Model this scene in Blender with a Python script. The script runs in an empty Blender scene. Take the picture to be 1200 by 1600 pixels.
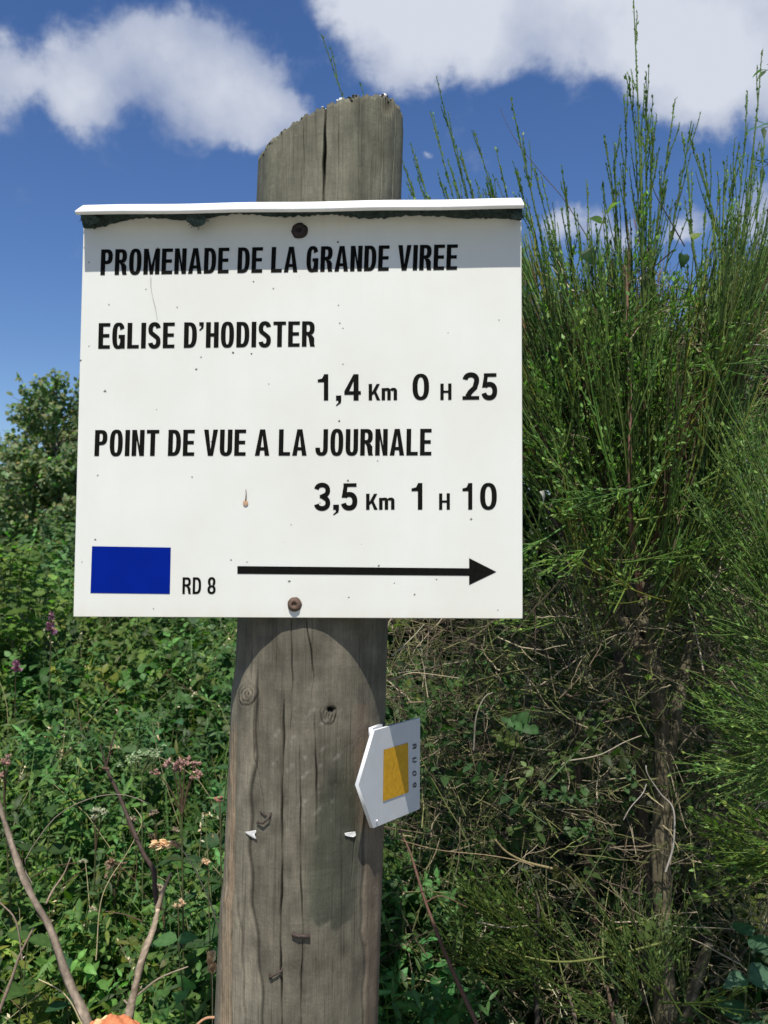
import bpy, math, random
import numpy as np
from mathutils import Vector, Matrix
rng = np.random.default_rng(7)
random.seed(7)
SC = bpy.context.scene
COL = SC.collection
# ---------------------------------------------------------------- camera, sky, sun, exposure
EYE = 1.55
F = 1331.0                                   # focal length in photograph pixels
PITCH = math.atan(60 / F)
cam_d = bpy.data.cameras.new("camera"); cam = bpy.data.objects.new("camera", cam_d); COL.objects.link(cam)
cam.location = (0, 0, EYE); cam.rotation_euler = (math.pi / 2 + PITCH, 0, 0)
cam_d.sensor_fit = 'VERTICAL'; cam_d.sensor_height = 36; cam_d.lens = F / 1600 * 36
cam_d.clip_start = 0.02; cam_d.clip_end = 3000
cam_d.dof.use_dof = True; cam_d.dof.focus_distance = 0.9; cam_d.dof.aperture_fstop = 14
SC.camera = cam
SUN_ELEV, SUN_AZ = math.radians(61.5), math.radians(1.5)   # azimuth to the left of straight behind the camera
EXPOSURE = 0.42
SKY_STRENGTH = 0.142
SUN_STRENGTH = 4.5
sun_d = bpy.data.lights.new("sun", 'SUN'); sun = bpy.data.objects.new("sun", sun_d); COL.objects.link(sun)
sun_d.energy = SUN_STRENGTH; sun_d.angle = math.radians(0.53); sun_d.color = (1.0, 0.955, 0.89)
to_sun = Vector((-math.sin(SUN_AZ) * math.cos(SUN_ELEV), -math.cos(SUN_AZ) * math.cos(SUN_ELEV), math.sin(SUN_ELEV)))
sun.rotation_euler = to_sun.to_track_quat('Z', 'Y').to_euler()
SC.view_settings.view_transform = 'Standard'; SC.view_settings.look = 'None'
SC.view_settings.exposure = EXPOSURE; SC.view_settings.gamma = 1; SC.view_settings.use_curve_mapping = False
SC.cycles.max_bounces = 6; SC.cycles.transparent_max_bounces = 4

_cp, _sp = math.cos(PITCH), math.sin(PITCH)
def rays(px, py):
    px = np.asarray(px, float); py = np.asarray(py, float)
    a = px - 600; b = 800 - py
    return np.stack([a, F * _cp - b * _sp, F * _sp + b * _cp], -1)
def at(px, py, d):
    """the point seen at photograph pixel px, py and at the distance d in front (world y)"""
    r = rays(px, py)
    return r / r[..., 1:2] * np.asarray(d, float)[..., None] + np.array([0, 0, EYE])
def proj(P):
    P = np.asarray(P, float) - np.array([0, 0, EYE])
    dep = P[..., 1] * _cp + P[..., 2] * _sp
    up = -P[..., 1] * _sp + P[..., 2] * _cp
    return 600 + F * P[..., 0] / dep, 800 - F * up / dep

W = bpy.data.worlds.new("World"); SC.world = W; W.use_nodes = True
nt = W.node_tree; nt.nodes.clear()
def N(nt, t, **kw):
    n = nt.nodes.new(t)
    for k, v in kw.items():
        if k.startswith('i_'): n.inputs[k[2:].replace('_', ' ')].default_value = v
        elif k.startswith('n_'): n.inputs[int(k[2:])].default_value = v
        else: setattr(n, k, v)
    return n
L = lambda nt, a, b: nt.links.new(a, b)
sky = N(nt, 'ShaderNodeTexSky', sky_type='NISHITA', sun_disc=False, sun_elevation=SUN_ELEV,
        sun_rotation=math.pi + SUN_AZ, altitude=400, air_density=1.0, dust_density=0.6, ozone_density=3.0)
tc = N(nt, 'ShaderNodeTexCoord')
# the clouds: soft lobes at fixed directions of the sky, broken up by noise
nz1 = N(nt, 'ShaderNodeTexNoise', i_Scale=9.0, i_Detail=8.0, i_Roughness=0.6)
L(nt, tc.outputs['Generated'], nz1.inputs['Vector'])
wsub = N(nt, 'ShaderNodeVectorMath', operation='SUBTRACT'); wsub.inputs[1].default_value = (0.5, 0.5, 0.5)
L(nt, nz1.outputs['Color'], wsub.inputs[0])
wsc = N(nt, 'ShaderNodeVectorMath', operation='SCALE'); wsc.inputs['Scale'].default_value = 0.09
L(nt, wsub.outputs[0], wsc.inputs[0])
wadd = N(nt, 'ShaderNodeVectorMath', operation='ADD')
L(nt, tc.outputs['Generated'], wadd.inputs[0]); L(nt, wsc.outputs[0], wadd.inputs[1])
lobes = [(-60, 125, 80), (10, 118, 62), (110, 130, 62), (140, 185, 45), (190, 110, 75), (260, 105, 78), (330, 110, 85), (390, 120, 80), (300, 175, 70), (380, 190, 62), (435, 200, 58), (400, 235, 34), (465, 170, 38), (-140, 150, 70),
         (560, -10, 75), (610, 55, 78), (690, 35, 66), (760, 20, 66), (740, 90, 48), (650, 95, 42), (840, 0, 75), (930, 10, 85), (1010, 30, 70), (1080, 60, 80), (1150, 95, 75), (1130, 160, 55), (1230, 60, 120), (1060, 130, 55),
         (1300, 150, 90), (700, -60, 110), (1000, -70, 130), (900, 365, 40), (870, 350, 30), (960, 375, 36), (1075, 345, 38), (1040, 365, 30), (1190, 330, 50), (1250, 350, 70), (655, 250, 10),
         # the rest of the sky, outside the frame
         (-700, 60, 220), (-900, 300, 160), (1900, 100, 260), (2300, 350, 240), (300, -700, 230), (1300, -650, 300), (-500, -900, 330)]
acc = None
for (x, y, s) in lobes:
    d = rays(x, y); d = d / np.linalg.norm(d)
    vd = N(nt, 'ShaderNodeVectorMath', operation='DISTANCE'); vd.inputs[1].default_value = tuple(d)
    L(nt, wadd.outputs[0], vd.inputs[0])
    mr = N(nt, 'ShaderNodeMapRange', interpolation_type='SMOOTHSTEP')
    mr.inputs['From Min'].default_value = s / F * 1.35; mr.inputs['From Max'].default_value = s / F * 0.1
    L(nt, vd.outputs['Value'], mr.inputs['Value'])
    if acc is None: acc = mr.outputs[0]
    else:
        ad = N(nt, 'ShaderNodeMath', operation='ADD'); L(nt, acc, ad.inputs[0]); L(nt, mr.outputs[0], ad.inputs[1]); acc = ad.outputs[0]
# farther cloud cover elsewhere round the horizon and overhead, behind the camera
for az, el, s in [(150, 30, .3), (190, 45, .28), (230, 25, .3), (270, 40, .3), (310, 62, .22), (110, 50, .28), (75, 28, .3), (210, 12, .3), (250, 8, .3)]:
    az, el = math.radians(az), math.radians(el)
    vd = N(nt, 'ShaderNodeVectorMath', operation='DISTANCE'); vd.inputs[1].default_value = (math.sin(az) * math.cos(el), math.cos(az) * math.cos(el), math.sin(el))
    L(nt, wadd.outputs[0], vd.inputs[0])
    mr = N(nt, 'ShaderNodeMapRange', interpolation_type='SMOOTHSTEP')
    mr.inputs['From Min'].default_value = s; mr.inputs['From Max'].default_value = s * .3
    L(nt, vd.outputs['Value'], mr.inputs['Value'])
    ad = N(nt, 'ShaderNodeMath', operation='ADD'); L(nt, acc, ad.inputs[0]); L(nt, mr.outputs[0], ad.inputs[1]); acc = ad.outputs[0]
nz2 = N(nt, 'ShaderNodeTexNoise', i_Scale=17.0, i_Detail=9.0, i_Roughness=0.62, i_Distortion=0.2)
L(nt, tc.outputs['Generated'], nz2.inputs['Vector'])
nsc = N(nt, 'ShaderNodeMath', operation='MULTIPLY_ADD', n_1=1.9, n_2=-0.92); L(nt, nz2.outputs['Fac'], nsc.inputs[0])
dens = N(nt, 'ShaderNodeMath', operation='ADD'); L(nt, acc, dens.inputs[0]); L(nt, nsc.outputs[0], dens.inputs[1])
cm = N(nt, 'ShaderNodeMapRange', interpolation_type='SMOOTHSTEP'); cm.inputs['From Min'].default_value = 0.22; cm.inputs['From Max'].default_value = 1.25
cm.inputs['To Max'].default_value = 0.97
L(nt, dens.outputs[0], cm.inputs['Value'])
# thicker cloud is brighter, its underside greyer
nz3 = N(nt, 'ShaderNodeTexNoise', i_Scale=5.5, i_Detail=5.0, i_Roughness=0.5); L(nt, tc.outputs['Generated'], nz3.inputs['Vector'])
t1 = N(nt, 'ShaderNodeMath', operation='MULTIPLY_ADD', n_1=0.30, n_2=-0.15); L(nt, dens.outputs[0], t1.inputs[0])
t2 = N(nt, 'ShaderNodeMath', operation='MULTIPLY_ADD', n_1=2.8, n_2=-1.08); L(nt, nz3.outputs['Fac'], t2.inputs[0])
t3 = N(nt, 'ShaderNodeMath', operation='ADD', use_clamp=True); L(nt, t1.outputs[0], t3.inputs[0]); L(nt, t2.outputs[0], t3.inputs[1])
ccol = N(nt, 'ShaderNodeMix', data_type='RGBA'); ccol.inputs['A'].default_value = (1.45, 1.8, 2.75, 1); ccol.inputs['B'].default_value = (3.6, 3.8, 4.25, 1)
L(nt, t3.outputs[0], ccol.inputs['Factor'])
hs = N(nt, 'ShaderNodeHueSaturation', i_Hue=0.510, i_Saturation=1.20, i_Value=0.63); L(nt, sky.outputs[0], hs.inputs['Color'])
mixc = N(nt, 'ShaderNodeMix', data_type='RGBA'); L(nt, cm.outputs[0], mixc.inputs['Factor']); L(nt, hs.outputs[0], mixc.inputs['A']); L(nt, ccol.outputs['Result'], mixc.inputs['B'])
bg = N(nt, 'ShaderNodeBackground', i_Strength=SKY_STRENGTH); L(nt, mixc.outputs['Result'], bg.inputs['Color'])
wo = N(nt, 'ShaderNodeOutputWorld'); L(nt, bg.outputs[0], wo.inputs['Surface'])

# ---------------------------------------------------------------- helpers
def tag(o, label=None, cat=None, group=None, kind=None):
    if label: o['label'] = label
    if cat: o['category'] = cat
    if group: o['group'] = group
    if kind: o['kind'] = kind
    return o
def empty(name, loc, label, cat, group=None):
    o = bpy.data.objects.new(name, None); COL.objects.link(o); o.location = loc; o.empty_display_size = 0.05
    return tag(o, label, cat, group)
class MB:
    """collects vertices, faces and a colour per vertex for ONE mesh"""
    def __init__(s): s.v = []; s.f = []; s.c = []; s.n = 0
    def add(s, v, f, c=(0.5, 0.5, 0.5)):
        v = np.asarray(v, np.float32).reshape(-1, 3)
        c = np.broadcast_to(np.asarray(c, np.float32), (len(v), 3))
        s.v.append(v); s.c.append(c)
        f = np.asarray(f, np.int64)
        s.f.append(f + s.n); s.n += len(v)
        return s
    def build(s, name, m, parent=None, smooth=False, world=True):
        o = mesh_obj(name, s, m, smooth)
        if parent is not None:
            o.parent = parent
            if world: o.matrix_parent_inverse = Matrix.LocRotScale(parent.location, parent.rotation_euler, None).inverted()
        return o
def mesh_obj(name, mb, m, smooth=False):
    me = bpy.data.meshes.new(name)
    V = np.concatenate(mb.v); C = np.concatenate(mb.c)
    fl = [f for f in mb.f if f.size]
    nf = sum(len(f) for f in fl); nl = sum(f.size for f in fl)
    me.vertices.add(len(V)); me.vertices.foreach_set('co', V.ravel())
    me.loops.add(nl); me.polygons.add(nf)
    me.loops.foreach_set('vertex_index', np.concatenate([f.ravel() for f in fl]).astype(np.int32))
    tot = np.concatenate([np.full(len(f), f.shape[1]) for f in fl])
    st = np.concatenate([[0], np.cumsum(tot)[:-1]]).astype(np.int32)
    me.polygons.foreach_set('loop_start', st)
    try: me.polygons.foreach_set('loop_total', tot.astype(np.int32))
    except Exception: pass
    if smooth: me.polygons.foreach_set('use_smooth', np.ones(nf, bool))
    a = me.attributes.new('Col', 'FLOAT_COLOR', 'POINT')
    a.data.foreach_set('color', np.concatenate([C, np.ones((len(C), 1), np.float32)], 1).ravel().astype(np.float32))
    me.update(calc_edges=True); me.validate()
    if m is not None: me.materials.append(m)
    o = bpy.data.objects.new(name, me); COL.objects.link(o)
    return o
def norm(v): return v / np.maximum(np.linalg.norm(v, axis=-1, keepdims=True), 1e-9)
def tubes(mb, P, R, sides=4, col=(0.5, 0.5, 0.5), caps=True):
    """P [M,K,3] centre lines, R [M,K] radii, col [3] or [M,3] or [M,K,3]"""
    P = np.asarray(P, float); R = np.asarray(R, float)
    if P.ndim == 2: P = P[None]; R = R[None]
    M, K, _ = P.shape
    T = norm(np.gradient(P, axis=1))
    ref = np.where(np.abs(T[:, :1, 2:3]) > 0.9, np.array([1.0, 0, 0]), np.array([0, 0, 1.0]))
    ref = np.broadcast_to(ref, T.shape)
    U = norm(np.cross(T, ref)); Vv = np.cross(T, U)
    a = np.arange(sides) / sides * 2 * math.pi
    ring = P[:, :, None] + R[:, :, None, None] * (U[:, :, None] * np.cos(a)[:, None] + Vv[:, :, None] * np.sin(a)[:, None])
    idx = np.arange(M * K * sides).reshape(M, K, sides)
    q = np.stack([idx[:, :-1], np.roll(idx, -1, 2)[:, :-1], np.roll(idx, -1, 2)[:, 1:], idx[:, 1:]], -1).reshape(-1, 4)
    c = np.asarray(col, float)
    if c.ndim == 1: c = np.broadcast_to(c, (M, K, sides, 3))
    elif c.ndim == 2: c = np.broadcast_to(c[:, None, None], (M, K, sides, 3))
    else: c = np.broadcast_to(c[:, :, None], (M, K, sides, 3))
    mb.add(ring.reshape(-1, 3), q, c.reshape(-1, 3))
def leaf_tpl(kind):
    if kind == 'ovate':      # serrated ovate leaf: midrib and toothed outline
        t = np.array([0, .12, .22, .35, .47, .6, .72, .86, 1.0]); w = np.array([0, .24, .30, .37, .34, .32, .22, .13, 0.0])
    elif kind == 'heart':
        t = np.array([0, -.12, .1, .35, .6, .85, 1.05]); w = np.array([0, .28, .47, .46, .33, .14, 0.0])
    elif kind == 'lance':
        t = np.array([0, .15, .35, .6, .8, 1.0]); w = np.array([0, .10, .15, .12, .07, 0.0])
    elif kind == 'small':
        t = np.array([0, .3, .65, 1.0]); w = np.array([0, .33, .28, 0.0])
    elif kind == 'tiny':
        t = np.array([0, .45, 1.0]); w = np.array([0, .26, 0.0])
    elif kind == 'lobed':
        t = np.array([0, .12, .2, .3, .42, .5, .62, .72, .85, 1.0]); w = np.array([0, .1, .22, .12, .33, .18, .38, .2, .22, 0.0])
    k = len(t); mid = np.clip(t, 0, 1)
    verts = []; ctr = []
    for i in range(k): verts.append((mid[i] if 0 < i < k - 1 else t[i], 0, 0))          # midrib
    for s in (1, -1):
        for i in range(1, k - 1): verts.append((t[i], s * w[i], 1))
    verts = np.array(verts, float); f = []
    Lf = lambda i: 0 if i == 0 else (k - 1 if i == k - 1 else k + i - 1)
    Rt = lambda i: 0 if i == 0 else (k - 1 if i == k - 1 else k + (k - 2) + i - 1)
    tris = []
    for i in range(k - 1):
        for S, o in ((Lf, 0), (Rt, 1)):
            a, b, c, d = i, i + 1, S(i + 1), S(i)
            tt = []
            if d == a: tt = [(a, b, c)] if c != b else []
            elif c == b: tt = [(a, b, d)]
            else: tt = [(a, b, c), (a, c, d)]
            for x in tt: tris.append(x if o == 0 else x[::-1])
    return verts, np.array(tris)
TPL = {k: leaf_tpl(k) for k in ('ovate', 'heart', 'lance', 'small', 'tiny', 'lobed')}
def leaves(mb, pos, dr, nr, size, kind='ovate', col=(0.05, 0.1, 0.02), fold=0.25, droop=0.25, width=1.0):
    pos = np.asarray(pos, float); M = len(pos)
    if M == 0: return
    vt, ft = TPL[kind]
    dr = norm(dr); nr = nr - (nr * dr).sum(-1, keepdims=True) * dr; nr = norm(nr); sd = np.cross(nr, dr)
    size = np.broadcast_to(size, (M,))
    fo = np.broadcast_to(fold, (M,)) * rng.uniform(.3, 1.6, M); dp = droop * rng.uniform(-.3, 1.8, M)
    u = vt[:, 0][None]; v = vt[:, 1][None] * width; e = vt[:, 2][None]
    z = np.abs(v) * fo[:, None] - dp[:, None] * u * u
    tw = rng.normal(0, .12, M)[:, None] * u * v * 2
    P = pos[:, None] + size[:, None, None] * (dr[:, None] * u[..., None] + sd[:, None] * v[..., None] + nr[:, None] * (z + tw)[..., None])
    k = len(vt)
    f = (ft[None] + (np.arange(M) * k)[:, None, None]).reshape(-1, 3)
    c = np.asarray(col, float)
    c = np.broadcast_to(c if c.ndim == 2 else c[None], (M, 3))
    # slightly paler midrib
    cc = c[:, None] * (1.0 + 0.28 * (1 - vt[:, 2]))[None, :, None]
    mb.add(P.reshape(-1, 3), f, cc.reshape(-1, 3))
def rand_dirs(n): return norm(rng.normal(size=(n, 3)))
def vary(base, n, dv=.25, dh=.15):
    base = np.asarray(base, float)
    c = base[None] * np.exp(rng.normal(0, dv, (n, 1)))
    y = rng.normal(0, dh, n)
    y = np.clip(y, -.16, .45); c[:, 0] *= np.exp(y * 1.1); c[:, 2] *= np.exp(-y * .6)
    return np.clip(c, .003, .9)
def fbm(P, sc=1.0, seed=0, octv=3):
    r = np.random.default_rng(seed); out = np.zeros(P.shape[:-1]); amp = 1
    for o in range(octv):
        for _ in range(4):
            d = r.normal(size=P.shape[-1]); d /= np.linalg.norm(d)
            out += amp * np.sin((P @ d) * sc * 2 ** o * r.uniform(.7, 1.3) * 6.28 + r.uniform(0, 6.28))
        amp *= .5
    return out / 4

# ---------------------------------------------------------------- materials
def mat(name):
    m = bpy.data.materials.new(name); m.use_nodes = True; t = m.node_tree; t.nodes.clear()
    out = N(t, 'ShaderNodeOutputMaterial'); p = N(t, 'ShaderNodeBsdfPrincipled'); L(t, p.outputs[0], out.inputs[0])
    return m, t, p, out
def plain(name, col, rough=.5, metal=0, noise=0.0, nscale=60, bump=0.0, spec=.5):
    m, t, p, out = mat(name)
    p.inputs['Roughness'].default_value = rough; p.inputs['Metallic'].default_value = metal; p.inputs['Specular IOR Level'].default_value = spec
    tcn = N(t, 'ShaderNodeTexCoord'); nz = N(t, 'ShaderNodeTexNoise', i_Scale=nscale, i_Detail=6.0, i_Roughness=.6); L(t, tcn.outputs['Object'], nz.inputs['Vector'])
    mx = N(t, 'ShaderNodeMix', data_type='RGBA'); c = np.array(col)
    mx.inputs['A'].default_value = (*np.clip(c * (1 - noise), 0, 1), 1); mx.inputs['B'].default_value = (*np.clip(c * (1 + noise), 0, 1), 1)
    mr = N(t, 'ShaderNodeMapRange'); mr.inputs['From Min'].default_value = .3; mr.inputs['From Max'].default_value = .7
    L(t, nz.outputs['Fac'], mr.inputs['Value']); L(t, mr.outputs[0], mx.inputs['Factor']); L(t, mx.outputs['Result'], p.inputs['Base Color'])
    if bump:
        b = N(t, 'ShaderNodeBump', i_Strength=bump, i_Distance=.002); L(t, nz.outputs['Fac'], b.inputs['Height']); L(t, b.outputs[0], p.inputs['Normal'])
    return m
def veg(name, trans=.35, rough=.45, spec=.4, nscale=120, tcol=(.85, 1.5, .42)):
    m, t, p, out = mat(name)
    at_ = N(t, 'ShaderNodeAttribute', attribute_name='Col'); tcn = N(t, 'ShaderNodeTexCoord')
    nz = N(t, 'ShaderNodeTexNoise', i_Scale=nscale, i_Detail=4.0); L(t, tcn.outputs['Object'], nz.inputs['Vector'])
    mr = N(t, 'ShaderNodeMapRange'); mr.inputs['From Min'].default_value = .25; mr.inputs['From Max'].default_value = .75; mr.inputs['To Min'].default_value = .72; mr.inputs['To Max'].default_value = 1.28
    L(t, nz.outputs['Fac'], mr.inputs['Value'])
    vm = N(t, 'ShaderNodeVectorMath', operation='SCALE'); L(t, at_.outputs['Color'], vm.inputs[0]); L(t, mr.outputs[0], vm.inputs['Scale'])
    L(t, vm.outputs[0], p.inputs['Base Color']); p.inputs['Roughness'].default_value = rough; p.inputs['Specular IOR Level'].default_value = spec
    if trans:
        tr = N(t, 'ShaderNodeBsdfTranslucent'); vt = N(t, 'ShaderNodeVectorMath', operation='MULTIPLY'); vt.inputs[1].default_value = tcol
        L(t, vm.outputs[0], vt.inputs[0]); L(t, vt.outputs[0], tr.inputs['Color'])
        ms = N(t, 'ShaderNodeMixShader', n_0=trans); L(t, p.outputs[0], ms.inputs[1]); L(t, tr.outputs[0], ms.inputs[2]); L(t, ms.outputs[0], out.inputs[0])
    return m
M_leaf = veg('leaf', .5, .5, .28)
M_shoot = veg('green_broom_shoot', .3, .5, .25, 200)
M_bark = veg('bark', 0, .85, .2, 260)
M_dead = veg('dead_wood', 0, .8, .2, 300)
M_flower = veg('flower', .3, .7, .2, 300, (1.1, 1, 1))

# ---------------------------------------------------------------- signpost
# the sign plane is solved from the four corners of the board in the photograph
rc = rays([131.5, 814, 816, 115], [325, 314, 966, 963]); rc = rc / rc[:, 1:2]
A = np.stack([rc[0], -rc[1], rc[2]], 1); s = np.linalg.solve(A, rc[3])
dep = np.array([s[0], s[1], s[2], 1.0]); dep *= 0.772 / dep.mean()
PC = rc * dep[:, None] + np.array([0, 0, EYE])           # TL TR BR BL
S_O = PC[3]; S_U = norm(PC[2] - PC[3]); S_N = norm(np.cross(PC[0] - PC[3], S_U))
if S_N[1] > 0: S_N = -S_N                                # towards the camera
S_V = np.cross(S_N, S_U);  S_V = S_V if S_V[2] > 0 else -S_V
print('SIGN corners', PC.round(4).tolist(), 'w', np.linalg.norm(PC[2] - PC[3]), 'h', np.linalg.norm(PC[0] - PC[3]), 'n', S_N)
def onsign(px, py, h=0.0):
    r = rays(px, py); o = np.array([0, 0, EYE]); t = ((S_O - o) @ S_N) / (r @ S_N)
    return o + r * t[..., None] + S_N * h
post_root = empty('signpost', (0, 0, 0), 'weathered wooden trail signpost carrying a white board and a small yellow marker plate', 'signpost')
BOARD_T = 0.004
# the post axis
def plane_y(px, py):
    return onsign(np.array(px), np.array(py), 0)[..., 1]
yf_top = plane_y(512, 300.) + BOARD_T; yf_bot = plane_y(465, 1590.) + BOARD_T
R_top, R_bot = 0.0728, 0.0752
def axis_pt(px, py, R, yf): return at(px, py, yf + R)
A_top = axis_pt(515, 300, R_top, yf_top); A_bot = axis_pt(466, 1590, R_bot, plane_y(465, 960.) + BOARD_T)
# keep the front face straight against the back of the board
def axis(z):
    t = (z - A_bot[2]) / (A_top[2] - A_bot[2])
    t = np.asarray(t)[..., None]
    return A_bot + (A_top - A_bot) * t
def rad(z): return R_bot + (R_top - R_bot) * (z - A_bot[2]) / (A_top[2] - A_bot[2])
print('POST axis', A_top, A_bot)
M_post, t, p, out = mat('weathered_post_wood')
atn = N(t, 'ShaderNodeAttribute', attribute_name='Col'); tcn = N(t, 'ShaderNodeTexCoord')
mp = N(t, 'ShaderNodeMapping'); mp.inputs['Scale'].default_value = (160, 160, 5); L(t, tcn.outputs['Object'], mp.inputs[0])
g1 = N(t, 'ShaderNodeTexNoise', i_Scale=1.0, i_Detail=6.0, i_Roughness=.65, i_Distortion=.25); L(t, mp.outputs[0], g1.inputs['Vector'])
mp2 = N(t, 'ShaderNodeMapping'); mp2.inputs['Scale'].default_value = (900, 900, 45); L(t, tcn.outputs['Object'], mp2.inputs[0])
g2 = N(t, 'ShaderNodeTexNoise', i_Scale=1.0, i_Detail=4.0, i_Roughness=.6); L(t, mp2.outputs[0], g2.inputs['Vector'])
mp3 = N(t, 'ShaderNodeMapping'); mp3.inputs['Scale'].default_value = (9, 9, 150); L(t, tcn.outputs['Object'], mp3.inputs[0])
g3 = N(t, 'ShaderNodeTexNoise', i_Scale=1.0, i_Detail=4.0, i_Roughness=.6, i_Distortion=.8); L(t, mp3.outputs[0], g3.inputs['Vector'])
g4 = N(t, 'ShaderNodeTexNoise', i_Scale=26.0, i_Detail=8.0, i_Roughness=.68); L(t, tcn.outputs['Object'], g4.inputs['Vector'])
def rangen(src, a, b, c, d):
    r = N(t, 'ShaderNodeMapRange'); r.inputs['From Min'].default_value = a; r.inputs['From Max'].default_value = b; r.inputs['To Min'].default_value = c; r.inputs['To Max'].default_value = d
    L(t, src, r.inputs['Value']); return r.outputs[0]
def mul(a, b):
    m_ = N(t, 'ShaderNodeMath', operation='MULTIPLY'); L(t, a, m_.inputs[0]); L(t, b, m_.inputs[1]); return m_.outputs[0]
v = mul(mul(rangen(g1.outputs['Fac'], .3, .72, .84, 1.14), rangen(g2.outputs['Fac'], .3, .7, .84, 1.14)), mul(rangen(g3.outputs['Fac'], .35, .68, .94, 1.05), rangen(g4.outputs['Fac'], .3, .7, .66, 1.28)))
mp5 = N(t, 'ShaderNodeMapping'); mp5.inputs['Scale'].default_value = (330, 330, 7); L(t, tcn.outputs['Object'], mp5.inputs[0])
g5 = N(t, 'ShaderNodeTexNoise', i_Scale=1.0, i_Detail=3.0, i_Roughness=.5, i_Distortion=.15); L(t, mp5.outputs[0], g5.inputs['Vector'])
g6 = N(t, 'ShaderNodeTexNoise', i_Scale=420.0, i_Detail=3.0, i_Roughness=.6); L(t, tcn.outputs['Object'], g6.inputs['Vector'])
v = mul(mul(v, rangen(g5.outputs['Fac'], .30, .40, .70, 1.0)), rangen(g6.outputs['Fac'], .3, .7, .93, 1.07))
sc_ = N(t, 'ShaderNodeVectorMath', operation='SCALE'); L(t, atn.outputs['Color'], sc_.inputs[0]); L(t, v, sc_.inputs['Scale'])
L(t, sc_.outputs[0], p.inputs['Base Color']); p.inputs['Roughness'].default_value = .82; p.inputs['Specular IOR Level'].default_value = .25
bp = N(t, 'ShaderNodeBump', i_Strength=.6, i_Distance=.0012); L(t, v, bp.inputs['Height']); L(t, bp.outputs[0], p.inputs['Normal'])

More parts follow.
